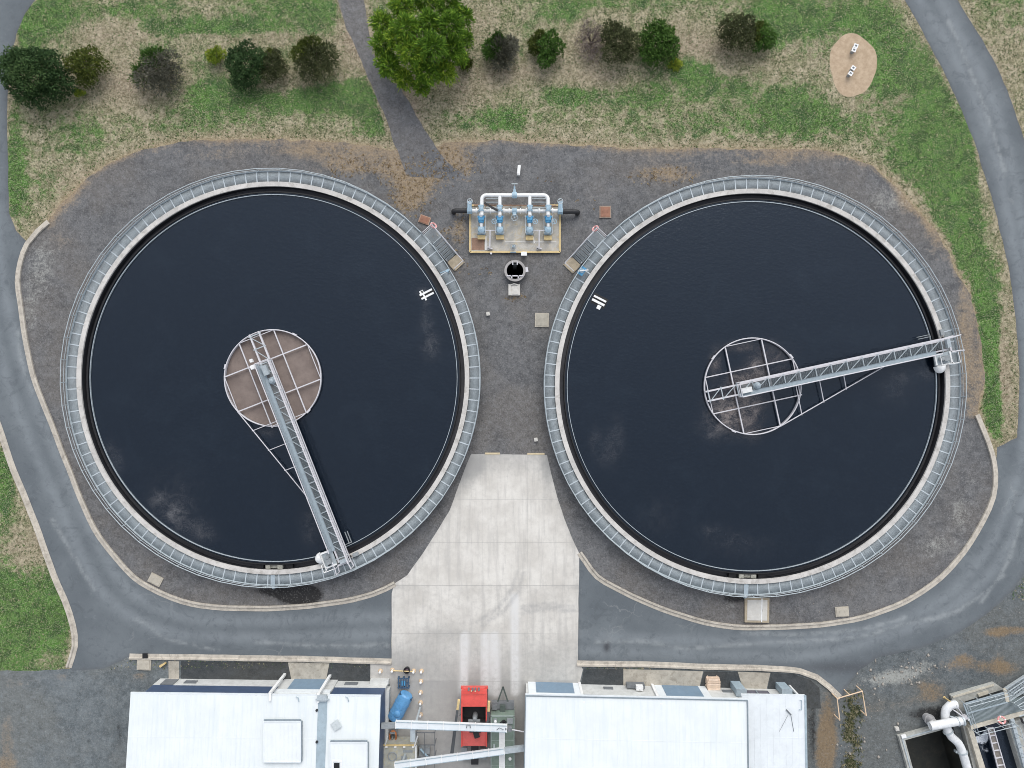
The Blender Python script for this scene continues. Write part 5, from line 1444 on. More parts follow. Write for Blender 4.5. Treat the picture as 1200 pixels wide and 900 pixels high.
# blue horizontal tank lying askew
p0, p1 = W(462, 842, 1.0), W(475, 817, 1.0)
ax = (p1 - p0); ax.z = 0; Lh = ax.length / 2; ax.normalize(); cx_ = (p0 + p1) / 2; cx_.z = .78
t = thing('blue_tank', (cx_.x, cx_.y, 0), 'bright blue cylindrical tank lying askew beside the left building', 'storage tank')
pr = []
for i in range(7):
    a = i / 6 * math.pi / 2; pr.append((-Lh - .3 * math.cos(a), .62 * math.sin(a)))
pr += [(-Lh * .3, .625), (Lh * .4, .625), (Lh * .82, .62)]
pr += [(Lh + .1, .6), (Lh + .22, .5), (Lh + .25, .02)]
b = MB(); b.tube([cx_ + ax * max(-Lh - .3, d) for d, r_ in pr], [max(.02, r_) for d, r_ in pr], 28); b.build('shell', M_TANKB, t)
side_ = Vector((-ax.y, ax.x, 0))
b = MB()
for d in (-Lh * .55, Lh * .35): b.tube([cx_ + ax * (d - .05), cx_ + ax * (d + .05)], .645, 28)
b.build('strap', M_TANKB, t)
b = MB(); top_ = cx_ - ax * Lh * .35 + Vector((0, 0, .58)); b.lathe(top_, [(.28, 0), (.28, .12), (.24, .15), (0, .17)], 18); b.lathe(cx_ - ax * Lh * .8 + side_ * .2 + Vector((0, 0, .52)), [(.1, 0), (.1, .16), (0, .17)], 12); b.lathe(cx_ + ax * Lh * .2 - side_ * .1 + Vector((0, 0, .6)), [(.12, 0), (.12, .08), (0, .09)], 12); b.build('lid', M_TANKB, t)
b = MB()
for d in (-Lh * .7, Lh * .7):
    for s_ in (-.45, .45): b.bar(cx_ + ax * d + side_ * s_ + Vector((0, 0, -.78)), cx_ + ax * d + side_ * s_ + Vector((0, 0, -.3)), .12)
b.bar(cx_ + ax * (Lh + .1) + side_ * -.6 + Vector((0, 0, .15)), cx_ + ax * (Lh + .1) + side_ * .6 + Vector((0, 0, .15)), .1, .5)
b.build('cradle', pm('dark_blue_frame', (.03, .07, .13), .5), t)
b = MB(); b.box(cx_ - ax * (Lh + .6) - Vector((0, 0, .5)), (.35, .4, .5), .3); b.tube([cx_ - ax * (Lh + .2) - Vector((0, 0, .3)), cx_ - ax * (Lh + .9) + Vector((.2, -.2, -.6)), cx_ - ax * (Lh + .9) + Vector((1.2, -.3, -.7)), cx_ - ax * (Lh + .8) + Vector((2.8, -.6, -.72))], .05, 8); b.build('outlet_hose', M_DARK, t)

# red hopper trailer
def rt(px, py, z): return W(px, py, z)


T = thing('hopper_truck', W(553, 850), 'red hopper truck with an open black bin parked under the white conveyors', 'truck')
zt_ = 2.0
xl, xr = W(540.5, 0, zt_).x, W(570.5, 0, zt_).x; yt = W(0, 810, zt_).y; y1_ = W(0, 828, zt_).y; y2_ = W(0, 848.5, zt_).y; y3_ = W(0, 857.5, 1.9).y; y4_ = W(0, 875, 1.9).y
b = MB(); b.prism([(xl, yt), (xr, yt), (xr + .03, y1_), (xl - .03, y1_)], 1.0, [1.9, 1.9, 2.02, 2.02]); b.box(((xl + xr) / 2, yt + .02, 1.3), (xr - xl + .16, .14, .35)); b.build('hood', M_SAFRED, T)
b = MB(); b.bar((xl + .1, yt - .25, 2.0), (xr - .1, yt - .25, 1.98), .03); b.bar((xl + .15, yt + .05, 1.55), (xr - .15, yt + .05, 1.55), .08, .12); b.build('hood_trim', M_SAFRED2, T)
b = MB()
for i, s_ in enumerate((-.45, -.12, .12, .4)): b.box(((xl + xr) / 2 + s_, yt + .12, 1.9), (.14, .22, .16))
b.build('light_bar', M_VENT, T)
b = MB()
for s_ in (-.22, .1): b.box(((xl + xr) / 2 + s_, yt + .0, 1.97), (.1, .1, .1))
b.build('amber_light', M_ORANGE, T)
b = MB()
for (xa, xb, ya, yb) in ((xl - .02, xl + .09, y1_ + .0, y4_), (xr - .09, xr + .02, y1_, y4_), (xl + .09, xr - .09, y2_ - .1, y2_)):
    b.prism([(xa, ya), (xb, ya), (xb, yb), (xa, yb)], .75, 1.95)
b.build('bin_wall', M_SAFRED, T)
b = MB(); b.prism([(xl + .093, y1_ - .003), (xr - .093, y1_ - .003), (xr - .093, y2_ + .003), (xl + .093, y2_ + .003)], .8, .86)
for xa in (xl + .092, xr - .112): b.prism([(xa, y1_ - .01), (xa + .02, y1_ - .01), (xa + .02, y2_ + .01), (xa, y2_ + .01)], .86, 1.9)
b.prism([(xl + .12, y2_ + .01), (xr - .12, y2_ + .01), (xr - .12, y2_ + .03), (xl + .12, y2_ + .03)], .86, 1.9); b.build('bin_lining', M_DARK, T)
b = MB(); b.prism([(xl, y2_ - .1), (xr, y2_ - .1), (xr - .12, y4_), (xl + .0, y4_)], .9, [1.9, 1.9, 1.8, 1.8]); b.build('rear_deck', M_SAFRED2, T)
b = MB(); b.lathe(((xl + xr) / 2 + .05, y2_ + .28, .86), [(.22, 0), (.22, .6), (.16, .85), (0, .9)], 14); b.box(((xl + xr) / 2, y2_ + .12, 1.6), (1.0, .16, .14)); b.build('auger_head', M_GREYB, T)
b = MB(); b.box(((xl + xr) / 2 + .1, y2_ - .55, 1.98), (.95, .3, .12)); b.box(((xl + xr) / 2 + .2, y2_ - .95, 1.92), (.45, .5, .1), .3); b.build('dark_flap', M_DARK, T)
b = MB(); xm = (xl + xr) / 2
b.box((xm + .0, y4_ - .9, .75), (.62, 2.3, .35)); b.build('chassis', M_DARK, T)
b = MB(); b.box((xm, y4_ - 1.75, .5), (2.1, .16, .2)); b.box((xm + .85, y4_ - .9, .6), (.12, 1.6, .12)); b.box((xm + .7, y4_ - .7, .85), (.5, .12, .5)); b.box((xm - .9, y4_ - .95, .55), (.5, .5, .45)); b.build('rear_frame', M_GREYB, T)
for sx in (xl + .12, xr - .12):
    for yy in (yt - .9, y4_ + .9):
        b = MB(); b.tube([(sx - .16, yy, .5), (sx + .16, yy, .5)], .5, 20); w_ = b.build('wheel', M_DARK, T)
        b = MB(); b.tube([(sx - .17, yy, .5), (sx + .17, yy, .5)], .22, 16); b.build('rim', M_GREYB, w_)
for s_, (p, q) in zip((-1, 1), ((rt(537.5, 822, 2.1), rt(529, 882, 1.6)), (rt(573, 824, 2.1), rt(571.5, 860, 1.7)))):
    b = MB(); b.bar(p, q, .2, .2); b.bar(p.lerp(q, .55) + Vector((-.08 * s_, 0, .05)), q + Vector((-.12 * s_, 0, .05)), .16, .16); arm = b.build('side_arm', pm('dark_arm_steel', (.085, .09, .095), .5), T)
    d = (p - q).normalized(); b = MB(); b.bar(p - d * .7, p + d * .15, .2, .24); b.build('arm_tip', M_YEL, arm)
    b = MB(); e_ = Vector((xl if s_ < 0 else xr, q.y * .3 + p.y * .7, 1.4)); b.bar(e_, p * .7 + q * .3, .1); b.build('arm_link', M_GREYB, arm)

# green towed machine
T = thing('towed_machine', W(588, 870), 'grey green towed machine with a white centre strip and a triangle drawbar', 'machine')
zg = 2.1
gl, gr_ = W(575, 0, zg).x, W(603, 0, zg).x; gy0 = W(0, 838.5, zg).y; gy1 = W(0, 915, zg).y
b = MB(); b.prism([(gl, gy0), (gr_, gy0), (gr_, gy1), (gl, gy1)], .55, zg); b.build('body', M_GREEN, T)
xm = (gl + gr_) / 2
b = MB(); b.box((xm - .05, (gy0 + gy1) / 2 - .45, zg + .03), (.5, gy0 - gy1 - 1.3, .06)); b.build('centre_strip', M_WHITE, T)
b = MB()
for xx in (gl + .04, gr_ - .04): b.bar((xx, gy0, zg + .03), (xx, gy1, zg + .03), .08, .06)
b.bar((gl, gy0 - .03, zg + .03), (gr_, gy0 - .03, zg + .03), .08, .06)
for k in range(1, 5): b.bar((gl, gy0 - k * 1.05, zg + .012), (gr_, gy0 - k * 1.05, zg + .012), .03, .025)
b.build('roof_rail', pm('pale_green_trim', (.30, .36, .33), .5), T)
b = MB(); b.box((xm, gy0 + .35, .9), (1.9, .6, .5)); b.box((xm - .7, gy0 + .3, 1.25), (.4, .4, .25)); b.build('front_frame', M_VENT, T)
b = MB(); a_ = Vector((xm + .02, gy0 + 1.9, .95))
for s_ in (-.48, .48): b.bar(a_, (xm + s_, gy0 + .5, .95), .11, .12)
b.bar((xm - .45, gy0 + .55, .95), (xm + .45, gy0 + .55, .95), .08, .1); b.bar(a_, (xm + .02, gy0 + .5, .95), .03); b.box((xm, gy0 + .15, 1.3), (.45, .7, .3)); b.build('drawbar', pm('dark_green_steel', (.075, .095, .085), .6), T)
b = MB(); b.box((xm - .62, gy0 - .38, zg + .08), (.26, .3, .14)); b.box((xm + .6, gy0 - .4, zg + .1), (.5, .45, .18)); b.build('roof_box', M_GREYB, T)
b = MB(); b.lathe((xm - .6, gy0 - .42, zg + .12), [(.12, 0), (.12, .08), (0, .1)], 10); b.lathe((xm + .62, gy0 - 3.6, zg), [(.13, 0), (.13, .1), (0, .12)], 10); b.build('roof_lamp', M_WHITE, T)
b = MB(); b.lathe((xm + .1, gy0 - .5, zg), [(.16, 0), (.16, .3), (.1, .3), (.1, .1), (0, .1)], 12); b.tube([(xm - .2, gy0 - .55, zg + .1), (xm + .1, gy0 - .3, zg + .25), (xm + .3, gy0 - .5, zg + .1)], .05, 6); b.build('exhaust', M_DARK, T)
for sx in (gl + .1, gr_ - .1):
    for yy in (gy0 - 2.4, gy0 - 3.4):
        b = MB(); b.tube([(sx - .12, yy, .42), (sx + .12, yy, .42)], .42, 18); b.build('wheel', M_DARK, T)

# white boxed conveyors crossing the yard
def beam(name, p, q, w, h, label, legs):
    t = thing(name, Vector((p.x, p.y, p.z)), label, 'conveyor')
    b = MB(); b.bar(p, q, w, h); b.build('trough', M_ROOF2, t)
    d = (q - p); L_ = d.length; d.normalize(); b = MB(); n = int(L_ / 1.25)
    for i in range(n + 1): b.bar(p + d * (i * L_ / n - .025) + Vector((0, 0, .01)), p + d * (i * L_ / n + .025) + Vector((0, 0, .01)), w + .05, h + .05)
    b.build('flange', M_WHITE, t)
    sd = Vector((-d.y, d.x, 0)); b = MB()
    for s_ in (-.5, .5): b.bar(p + sd * s_ * w + Vector((0, 0, h / 2)), q + sd * s_ * w + Vector((0, 0, h / 2)), .05, .06)
    b.build('edge_angle', M_GUTTER, t)
    for l in legs:
        b = MB(); c = p + d * l; b.bar((c.x, c.y, 0), (c.x, c.y, c.z - h / 2), .16, .16); b.build('leg', M_GALV, t)
    return t, d, sd


t1, d1, s1 = beam('screw_conveyor', W(464, 848.5, 3.3), W(594, 853, 3.3), .5, .4, 'upper white boxed conveyor crossing the yard over the red truck', (1.6,))
b = MB(); b.bar(W(447, 850.5, 3.3), W(466, 849.5, 3.3), .36, .36); b.build('wall_bracket', M_GREYB, t1)
b = MB(); b.bar(W(484, 849, 3.25), W(484, 868, 3.1), .4, .34); b.build('side_chute', M_GALV, t1)
b = MB(); b.tube([W(592, 853, 3.3), W(598.5, 853.2, 3.3)], [.24, .12], 14); b.box(W(597.5, 853.8, 3.42), (.3, .34, .36)); b.build('drive', M_VENT, t1)
b = MB(); c_ = W(549, 851.5, 3.6)
for k in range(5): pass
b.tube([c_ + Vector((-.16, -.12, 0)), c_ + Vector((-.12, .14, 0)), c_ + Vector((.12, .14, 0)), c_ + Vector((.16, -.12, 0))], .035, 6); b.tube([W(582, 855.5, 3.6), W(585, 853, 3.65), W(590, 855, 3.6)], .03, 6); b.build('handle', M_VENT, t1)
b = MB(); b.tube([W(600, 855, 3.2), W(614, 857.5, 3.2)], .05, 8); b.build('stay_rod', M_LILAC, t1)
t2, d2, s2 = beam('screw_conveyor', W(463, 896.5, 3.2), W(591, 879.5, 3.2), .44, .36, 'lower white boxed conveyor slanting up to the right across the yard', (.6, 8.2))
b = MB(); b.bar(W(591, 879.5, 3.18), W(614, 876.5, 3.18), .42, .34); b.build('tail_section', M_GALV, t2)

# pale machine with yellow edges at the left
T = thing('hopper_bin', W(468, 890), 'pale grey bin with yellow rusty edges against the left building, under the lower conveyor', 'bin')
zb = 1.7
hx0, hx1 = W(447.5, 0, zb).x, W(487.5, 0, zb).x; hy0 = W(0, 873, zb).y; hy1 = W(0, 925, zb).y
M_BIN = pm('dusty_bin_paint', (.40, .40, .355), .7, var=.15, scale=2.5, dirt=(.50, .42, .20), dirt_amt=.6)
b = MB(); b.prism([(hx0, hy0), (hx1, hy0), (hx1, hy1), (hx0, hy1)], .3, zb); b.build('body', M_BIN, T)
b = MB()
b.bar((hx0, hy0, zb + .04), (hx1, hy0, zb + .04), .12, .1); b.bar((hx0, hy0, zb + .04), (hx0, hy1, zb + .04), .12, .1); b.build('edge_rim', M_YEL, T)
b = MB(); b.bar((hx1, hy0, zb + .04), (hx1, hy1, zb + .04), .12, .1); b.bar((hx1 - .1, hy0, zb + .2), (W(490, 0, 1.7).x, W(0, 860, 1.7).y, zb + .4), .1, .1); b.bar((hx0 + .3, hy0, zb + .05), (hx0 + .55, hy0 + .9, zb + .3), .07); b.build('side_bar', M_WHITE, T)
b = MB(); b.tube([Vector((hx0 + .9, hy0 - .95, zb + .04)) + Vector((.35 * math.cos(k * math.pi / 10), .35 * math.sin(k * math.pi / 10), 0)) for k in range(20)], .05, 6, closed=True); b.box((hx0 + 1.9, hy0 - 1.1, zb + .06), (.5, .4, .1)); b.box((hx0 + 2.2, hy0 - .5, zb + .04), (.8, .2, .06)); b.build('hatch', M_GREYB, T)
b = MB()
for k in range(4): b.box((hx0 + .4 + k * .75, hy0 - .12, zb + .08), (.2, .12, .12))
b.build('lug', M_WHITE, T)
for sx, sy in ((hx0 + .2, hy0 - .2), (hx1 - .2, hy0 - .2), (hx0 + .2, hy1 + .2), (hx1 - .2, hy1 + .2)):
    b = MB(); b.bar((sx, sy, 0), (sx, sy, .3), .16); b.build('leg', M_GREYB, T)
T = thing('hose_trolley', W(460, 863), 'orange coil of hose on a small stand below the blue tank', 'hose')
q = W(460.5, 863, .7); b = MB()
for k in range(4): b.tube([q + Vector((.28 * math.cos(a), .45 * math.sin(a), -.1 + .08 * k)) for a in np.linspace(0, 2 * math.pi, 18, endpoint=False)], .06, 6, closed=True)
b.build('coil', M_RUSTO, T)
b = MB(); b.bar((q.x, q.y, 0), (q.x, q.y, 1.0), .1); b.box((q.x, q.y + .4, .9), (.4, .12, .16)); b.box((q.x, q.y, .03), (.7, .6, .06)); b.build('stand', M_GREYB, T)
# cage frame
T = thing('cage_frame', W(498, 872), 'open dark steel cage frame on the slab right of the pale bin', 'cage')
b = MB(); z_ = 1.1; cx0, cx1 = W(488, 0, z_).x, W(509.5, 0, z_).x; cy0 = W(0, 858.5, z_).y; cy1 = W(0, 910, z_).y
ys_ = [W(0, y, z_).y for y in (858.5, 873, 887)] + [cy1]
for y in ys_: b.bar((cx0, y, z_), (cx1, y, z_), .06, .06)
for x in (cx0, (cx0 * .55 + cx1 * .45), cx1): b.bar((x, cy0, z_), (x, cy1, z_), .06, .06)
for x in (cx0, cx1):
    for y in ys_: b.bar((x, y, 0), (x, y, z_), .06)
b.build('frame', M_VENT, T)
b = MB(); b.box((cx0 + .6, W(0, 884, .6).y, .35), (.9, 1.1, .6)); b.box((cx0 + .9, W(0, 878, .6).y, .75), (.4, .5, .3)); b.build('pump_unit', M_GREYB, T)
b = MB(); b.tube([(cx0 + .3, W(0, 878, .8).y, .75), (cx0 + .8, W(0, 884, .8).y, .95), (cx0 + 1.2, W(0, 890, .8).y, .8), (cx0 + .5, W(0, 893, .8).y, .7)], .09, 8); b.build('pipe', M_LBLUE, T)

# cream U shaped guard rail round the ditch
M_CREAM = pm('cream_rail_paint', (.74, .55, .38), .6, var=.08)
P_ = [W(984, 844, 1.0), W(981, 818.5, 1.0), W(1010.5, 810, 1.0), W(1015, 838.5, 1.0)]
T = thing('guard_rail', Vector((P_[1].x, P_[1].y, 0)), 'cream U shaped guard rail round the head of the ditch', 'rail')
b = MB(); b.tube(P_, .055, 8); b.build('top_rail', M_CREAM, T)
for p in P_ + [(P_[1] + P_[2]) / 2]:
    b = MB(); b.tube([(p.x, p.y, 0), p], .05, 8); b.build('post', M_CREAM, T)

# ================================================================== INLET WORKS (bottom right)
def J(cx, cy, z=0.0): return W(1030 + cx / 7.06, 780 + cy / 7.06, z)


M_CONC = pm('weathered_concrete', (.42, .42, .39), .9, var=.16, scale=2, dirt=(.27, .27, .24), dirt_amt=.6)
M_CREAMC = pm('cream_concrete', (.52, .48, .40), .9, var=.12, scale=2, dirt=(.32, .29, .23), dirt_amt=.5)
M_PIPEW = pm('white_steel_pipe', (.70, .71, .72), .45, var=.07, scale=2.5, dirt=(.45, .45, .44), dirt_amt=.4)
M_PIPEG = pm('grey_coated_pipe', (.33, .325, .33), .7, var=.15, scale=3)
M_DECK = pm('dark_deck_grating', (.165, .20, .20), .6, .1, var=.15, scale=2)
M_PITD = pm('dark_pit_lining', (.022, .023, .018), .55, var=.3, scale=.8, dirt=(.05, .042, .03), dirt_amt=.7)
T = thing('concrete_pit', IW(2.4, -3), 'dark open concrete pit at the left side of the inlet works', 'pit')
b = MB(); hgt = .35
for a0, a1, b0, b1 in ((-.02, 5.2, -.42, 0.02), (-.02, .42, -9, -.423)):
    b.prism([IW(a0, b0).xy, IW(a1, b0).xy, IW(a1, b1).xy, IW(a0, b1).xy], 0, hgt)
b.build('wall', M_CONC, T)
b = MB()
for p, q in ((IW(.2, -.2, hgt + .03), IW(5.1, -.2, hgt + .03)), (IW(.2, -.25, hgt + .03), IW(.2, -9, hgt + .03))): b.bar(p, q, .09, .06)
b.build('coping_rail', M_GALV, T)
b = MB()
for a0, a1, b0, b1 in ((.42, 4.9, -.45, -.423), (.423, .45, -9, -.45), (4.72, 4.75, -9, -.45)):
    b.prism([IW(a0, b0).xy, IW(a1, b0).xy, IW(a1, b1).xy, IW(a0, b1).xy], -2.2, .3)
b.build('pit_lining', M_PITD, T)
b = MB(); b.prism([IW(.4, -9).xy, IW(4.8, -9).xy, IW(4.8, -.42).xy, IW(.4, -.42).xy], -2.3, -2.2); b.build('pit_floor', M_PITD, T)
q = J(205, 585, .45); b = MB(); b.box((q.x, q.y, .43), (.4, .26, .16), IWA); b.build('marker_block', M_WHITE, T)

T = thing('inlet_channel', J(850, 640, 0), 'raised concrete inlet channel with dark foaming water under a grating deck', 'channel')


def pj(m, pts, z0, z1): m.prism([J(x, y, z1).xy for x, y in pts], z0, z1)


zc = 1
b = MB(); pj(b, [(735, 515), (772, 505), (930, 1000), (880, 1010)], 0, zc); b.build('wall', M_CREAMC, T)
b = MB(); pj(b, [(690, 470), (728, 470), (870, 1010), (822, 1020)], 0, .55); b.build('wall_footing', M_CONC, T)
b = MB(); pj(b, [(1068, 480), (1210, 430), (1330, 1000), (1225, 1000)], 0, zc); b.build('wall', M_CONC, T)
b = MB(); pj(b, [(595, 248), (690, 225), (770, 520), (700, 520)], 0, .32); b.build('end_pier', M_CONC, T)
b = MB(); pj(b, [(597, 250), (960, 145), (1035, 195), (700, 300)], 0, .36); b.build('end_wall', M_CONC, T)
b = MB(); b.bar(J(612, 262, .42), J(950, 160, .42), .12, .1); b.bar(J(820, 245, .45), J(905, 218, .45), .25, .14); b.bar(J(1040, 190, 1.15), J(1062, 300, 1.15), .3, .12); b.build('upstand', M_CREAMC, T)
# deck, bars running across it
DK = [(700, 318), (1036, 222), (1062, 296), (1360, 212), (1360, 330), (762, 492)]
b = MB(); b.prism([J(x, y, 1.16).xy for x, y in DK], 1.05, 1.16); dk_ = b.build('deck', M_DECK, T)
b = MB()
for k in range(70):
    t = k / 69
    b.bar(J(738 + 620 * t, 398 - 172 * t, 1.175), J(764 + 596 * t, 486 - 163 * t, 1.175), .02, .03)
    if t < .5: b.bar(J(704 + 664 * t, 326 - 190 * t, 1.175), J(734 + 660 * t, 388 - 186 * t, 1.175), .02, .03)
b.build('deck_bar', M_GALVD, dk_)
b = MB(); b.bar(J(735, 394, 1.2), J(1062, 302, 1.2), .09, .09); b.bar(J(700, 318, 1.2), J(764, 494, 1.2), .09, .09); b.bar(J(700, 318, 1.2), J(1036, 222, 1.2), .09, .09); b.build('deck_edge', M_TRAY, dk_)
b = MB(); pj(b, [(757, 497), (1360, 331), (1360, 366), (765, 530)], 0.7, 1.22); b.build('deck_beam', M_CREAMC, T)
# rails
b = MB()
for pts in ([(690, 300), (1036, 205)], [(690, 300), (770, 530), (1085, 452)], [(1090, 300), (1120, 322), (1360, 255)]):
    for dz in (2.15, 1.7): b.tube([J(x, y, 1.2) + Vector((0, 0, dz - 1.2)) for x, y in pts], .03, 6)
rl = b.build('handrail', M_GALV, T)
for pts in ([(690, 300), (805, 268), (920, 237), (1036, 205), (725, 405), (770, 530), (875, 504), (980, 478), (1085, 452), (1090, 300), (1120, 322), (1240, 289), (1350, 258)],):
    for x, y in pts:
        b = MB(); p = J(x, y, 1.2); b.bar(Vector((p.x, p.y, 1)), Vector((p.x, p.y, 2.15)), .05); b.build('post', M_GALV, rl)
# narrow grating strip down the channel
b = MB()
for p, q in (((900, 520), (1010, 950)), ((946, 512), (1070, 940))): b.bar(J(*p, 1.05), J(*q, 1.05), .07, .12)
for k in range(8):
    t = k / 7; b.bar(J(900 + 110 * t, 520 + 430 * t, 1.05), J(946 + 124 * t, 512 + 428 * t, 1.05), .07, .1)
b.build('strip_frame', M_LILAC, T)
b = MB(); pj(b, [(903, 520), (944, 513), (1066, 940), (1012, 950)], 0.95, 1.01); b.build('strip_grating', pm('brown_grey_grating', (.20, .18, .16), .7, var=.2, scale=6), T)
b = MB()
for k in range(7):
    p = J(1100 + k * 22, 470 + k * 80, 1.1); b.box((p.x, p.y, 1.15), (.3, .8, .3), IWA); b.tube([p, p + Vector((0, 0, 1.0))], .035, 6)
    if k < 6: q_ = J(1122 + k * 22, 550 + k * 80, 1.1); b.tube([p + Vector((0, 0, 1.0)), q_ + Vector((0, 0, 1.0))], .03, 6)
for k in range(3): b.tube([J(1160 + k * 22, 420 + k * 30, 1.2), J(1230 + k * 12, 400 + k * 90, 1.3)], .06, 6)
b.build('wall_fitting', M_GALV, T)
b = MB(); b.tube([J(1175, 435, 1.4), J(1190, 470, 1.4), J(1235, 480, 1.4), J(1250, 560, 1.4)], .1, 8); b.build('cable_duct', M_DARK, T)
wp = [J(x, y, .35).xy for x, y in ((765, 480), (1110, 400), (1290, 1000), (880, 1010))]
wt = sheet('water', wp, .35, water_mat('channel_water', None, 1.0, (.006, .010, .018), True), .12, 0, {'foam': lambda X, Y: splat(X / (1 - .35 / H), Y / (1 - .35 / H), [(1149, 866, 7, 5, 1.3), (1155, 862, 4, 8, 1.3), (1143, 867, 4, 4, .8), (1151, 878, 8, 9, .75), (1158, 880, 3, 5, .5)])})
tag(wt, 'dark churning water in the inlet channel', 'water', kind='structure')
# stair leaving the deck
st = MB()
for p, q in (((1046, 188), (1330, 20)), ((1078, 288), (1390, 110))): st.bar(J(*p, 1.1), Vector((*J(*q, .5).xy, .3)), .06, .24)
sr = st.build('stair', M_GALV, T)
for k in range(11):
    t = (k + .5) / 11; p = J(1046, 188, 1.1).lerp(Vector((*J(1330, 20, .5).xy, .3)), t); q = J(1078, 288, 1.1).lerp(Vector((*J(1390, 110, .5).xy, .3)), t)
    d = Vector((iu.x, iu.y, 0)) * .12; b = MB()
    for dd in (-1, 0, 1): b.bar(p + d * dd * .8, q + d * dd * .8, .05, .04)
    b.build('tread', M_GALVD, sr)
b = MB()
for p, q in (((1046, 188), (1330, 20)), ((1078, 288), (1390, 110))):
    a_ = J(*p, 1.1); c_ = Vector((*J(*q, .5).xy, .3)); u1 = Vector((0, 0, 1.0))
    b.tube([a_ + u1, c_ + u1], .035, 6); b.tube([a_ + u1 * .5, c_ + u1 * .5], .028, 6)
    for k in range(4): m_ = a_.lerp(c_, k / 3); b.tube([m_, m_ + u1], .03, 6)
b.build('stair_rail', M_GALV, sr)
L = thing('lifebuoy', J(1015, 450, 1.8), 'faded red ring on the handrail of the inlet channel deck', 'lifebuoy', 'lifebuoys at the plant')
c = J(1015, 450, 1.8); b = MB(); n_ = Vector((-.3, .3, .8)).normalized(); e1 = n_.cross(Vector((1, 0, 0))).normalized(); e2 = n_.cross(e1)
pp = [c + (e1 * math.cos(k * math.pi / 10) + e2 * math.sin(k * math.pi / 10)) * .26 for k in range(20)]
b.tube(pp, .075, 8, closed=True); b.build('ring', M_RED, L)
b = MB()
for k in (0, 5, 10, 15): b.tube([pp[k], pp[(k + 1) % 20]], .085, 8)
b.build('band', M_WHITE, L)
# pipes
T = thing('inlet_pipe', J(480, 490, 0), 'white pipe turning down into the ground beside the dark pit', 'pipe')
z_ = 1.45; e0 = J(700, 452, z_); k0 = J(475, 492, z_); dd = (k0 - e0).normalized()
bend = elbow(k0, -dd, (0, 0, -1), .55)
b = MB(); b.tube([e0] + bend[:4], .345, 20); b.build('pipe_run', M_PIPEW, T)
b = MB(); b.tube(bend[3:] + [Vector((bend[-1].x, bend[-1].y, -.1))], .35, 20); flange(b, (bend[-1].x, bend[-1].y, .5), (0, 0, 1), .45, .06, 22); b.build('riser', M_PIPEG, T)
b = MB(); flange(b, e0 - dd * -.1, dd, .42, .06, 20); flange(b, e0.lerp(k0, .1) + dd * .3, dd, .4, .03, 20); b.build('flange', M_GALV, T)
T = thing('outlet_pipe', J(600, 560, 0), 'long white pipe curving under the other and running down along the channel wall', 'pipe')
zp = .8
path = spline([J(x, y, zp).xy for x, y in ((640, 322), (590, 328), (556, 362), (548, 415), (556, 480), (572, 545))], .25) ; path2 = spline([J(x, y, zp).xy for x, y in ((572, 545), (600, 590), (655, 640), (690, 715), (745, 900), (775, 1010))], .3)
b = MB(); b.tube([(p.x, p.y, zp) for p in path] + [(p.x, p.y, zp) for p in path2[1:]], .34, 20); b.build('pipe_run', M_PIPEW, T)
b = MB()
for x, y, x2, y2 in ((572, 545, 590, 575), (690, 715, 700, 750)): flange(b, J(x, y, zp), J(x2, y2, zp) - J(x, y, zp), .42, .05, 20)
b.build('flange', M_GALV, T)
b = MB(); p = J(655, 718, zp); b.box((p.x, p.y, .6), (.3, .2, .3)); p = J(605, 420, .5); b.tube([J(590, 420, 1.1), J(625, 430, 1.3)], .07, 8)
for x, y in ((560, 470), (720, 820)): p = J(x, y, .2); b.box((p.x, p.y, .2), (.3, .5, .5), IWA)
b.build('bracket', M_GALV, T)
T = thing('valve_rod', J(650, 400, 1.8), 'thin pale rods and brackets beside the white pipes at the inlet pier', 'rods')
b = MB(); b.tube([J(615, 365, 1.6), J(700, 425, 1.6)], .05, 8); b.tube([J(640, 330, 1.5), J(690, 400, 1.5), J(715, 470, 1.5)], .035, 6); b.box(J(710, 425, 1.4), (.3, .3, .3), .4); b.build('rod', M_LILAC, T)
b = MB(); b.lathe(J(745, 450, 1.5), [(.09, -.4), (.09, 0), (0, .03)], 10); b.build('cap', M_WHITE, T)
q = J(540, 262, 0); b = MB(); b.tube([q, q + Vector((0, 0, .85))], .06, 10); b.lathe(q, [(.11, 0), (.11, .04), (.06, .05)], 10); tag(b.build('marker_post', M_YEL, base=q), 'short yellow post at the upper corner of the inlet works', 'post')

# ================================================================== PLANTS
def leaf_mat(name, c0, c1, c2, rough=.6):
    t = NT(name)
    v = t.attr('v'); n = t.noise(1.4, 3, .6)
    col = t.mix(t.rng(v, .0, .6), c0, c1)
    col = t.mix(t.rng(v, .55, 1.0), col, c2)
    col = t.mix(t.math('MULTIPLY', t.rng(n, .45, .75), .35), col, c0)
    return t.fin(col, rough, 0, .08)


LM = {
    'dark': leaf_mat('leaf_dark_green', (.023, .046, .017), (.042, .082, .028), (.082, .135, .046)),
    'olive': leaf_mat('leaf_olive', (.042, .058, .012), (.075, .098, .020), (.14, .16, .03)),
    'grey': leaf_mat('leaf_grey_brown', (.060, .062, .042), (.105, .105, .078), (.20, .19, .15)),
    'bright': leaf_mat('leaf_bright_green', (.036, .085, .011), (.105, .205, .020), (.29, .39, .040)),
    'yellow': leaf_mat('leaf_yellow_green', (.085, .14, .018), (.19, .26, .028), (.35, .37, .055)),
    'mid': leaf_mat('leaf_mid_green', (.028, .062, .012), (.055, .115, .022), (.105, .185, .036)),
    'brown': leaf_mat('leaf_dark_brown', (.034, .042, .017), (.064, .074, .032), (.115, .125, .055)),
    'plum': leaf_mat('twig_plum_grey', (.085, .065, .058), (.15, .12, .11), (.27, .23, .21)),
}
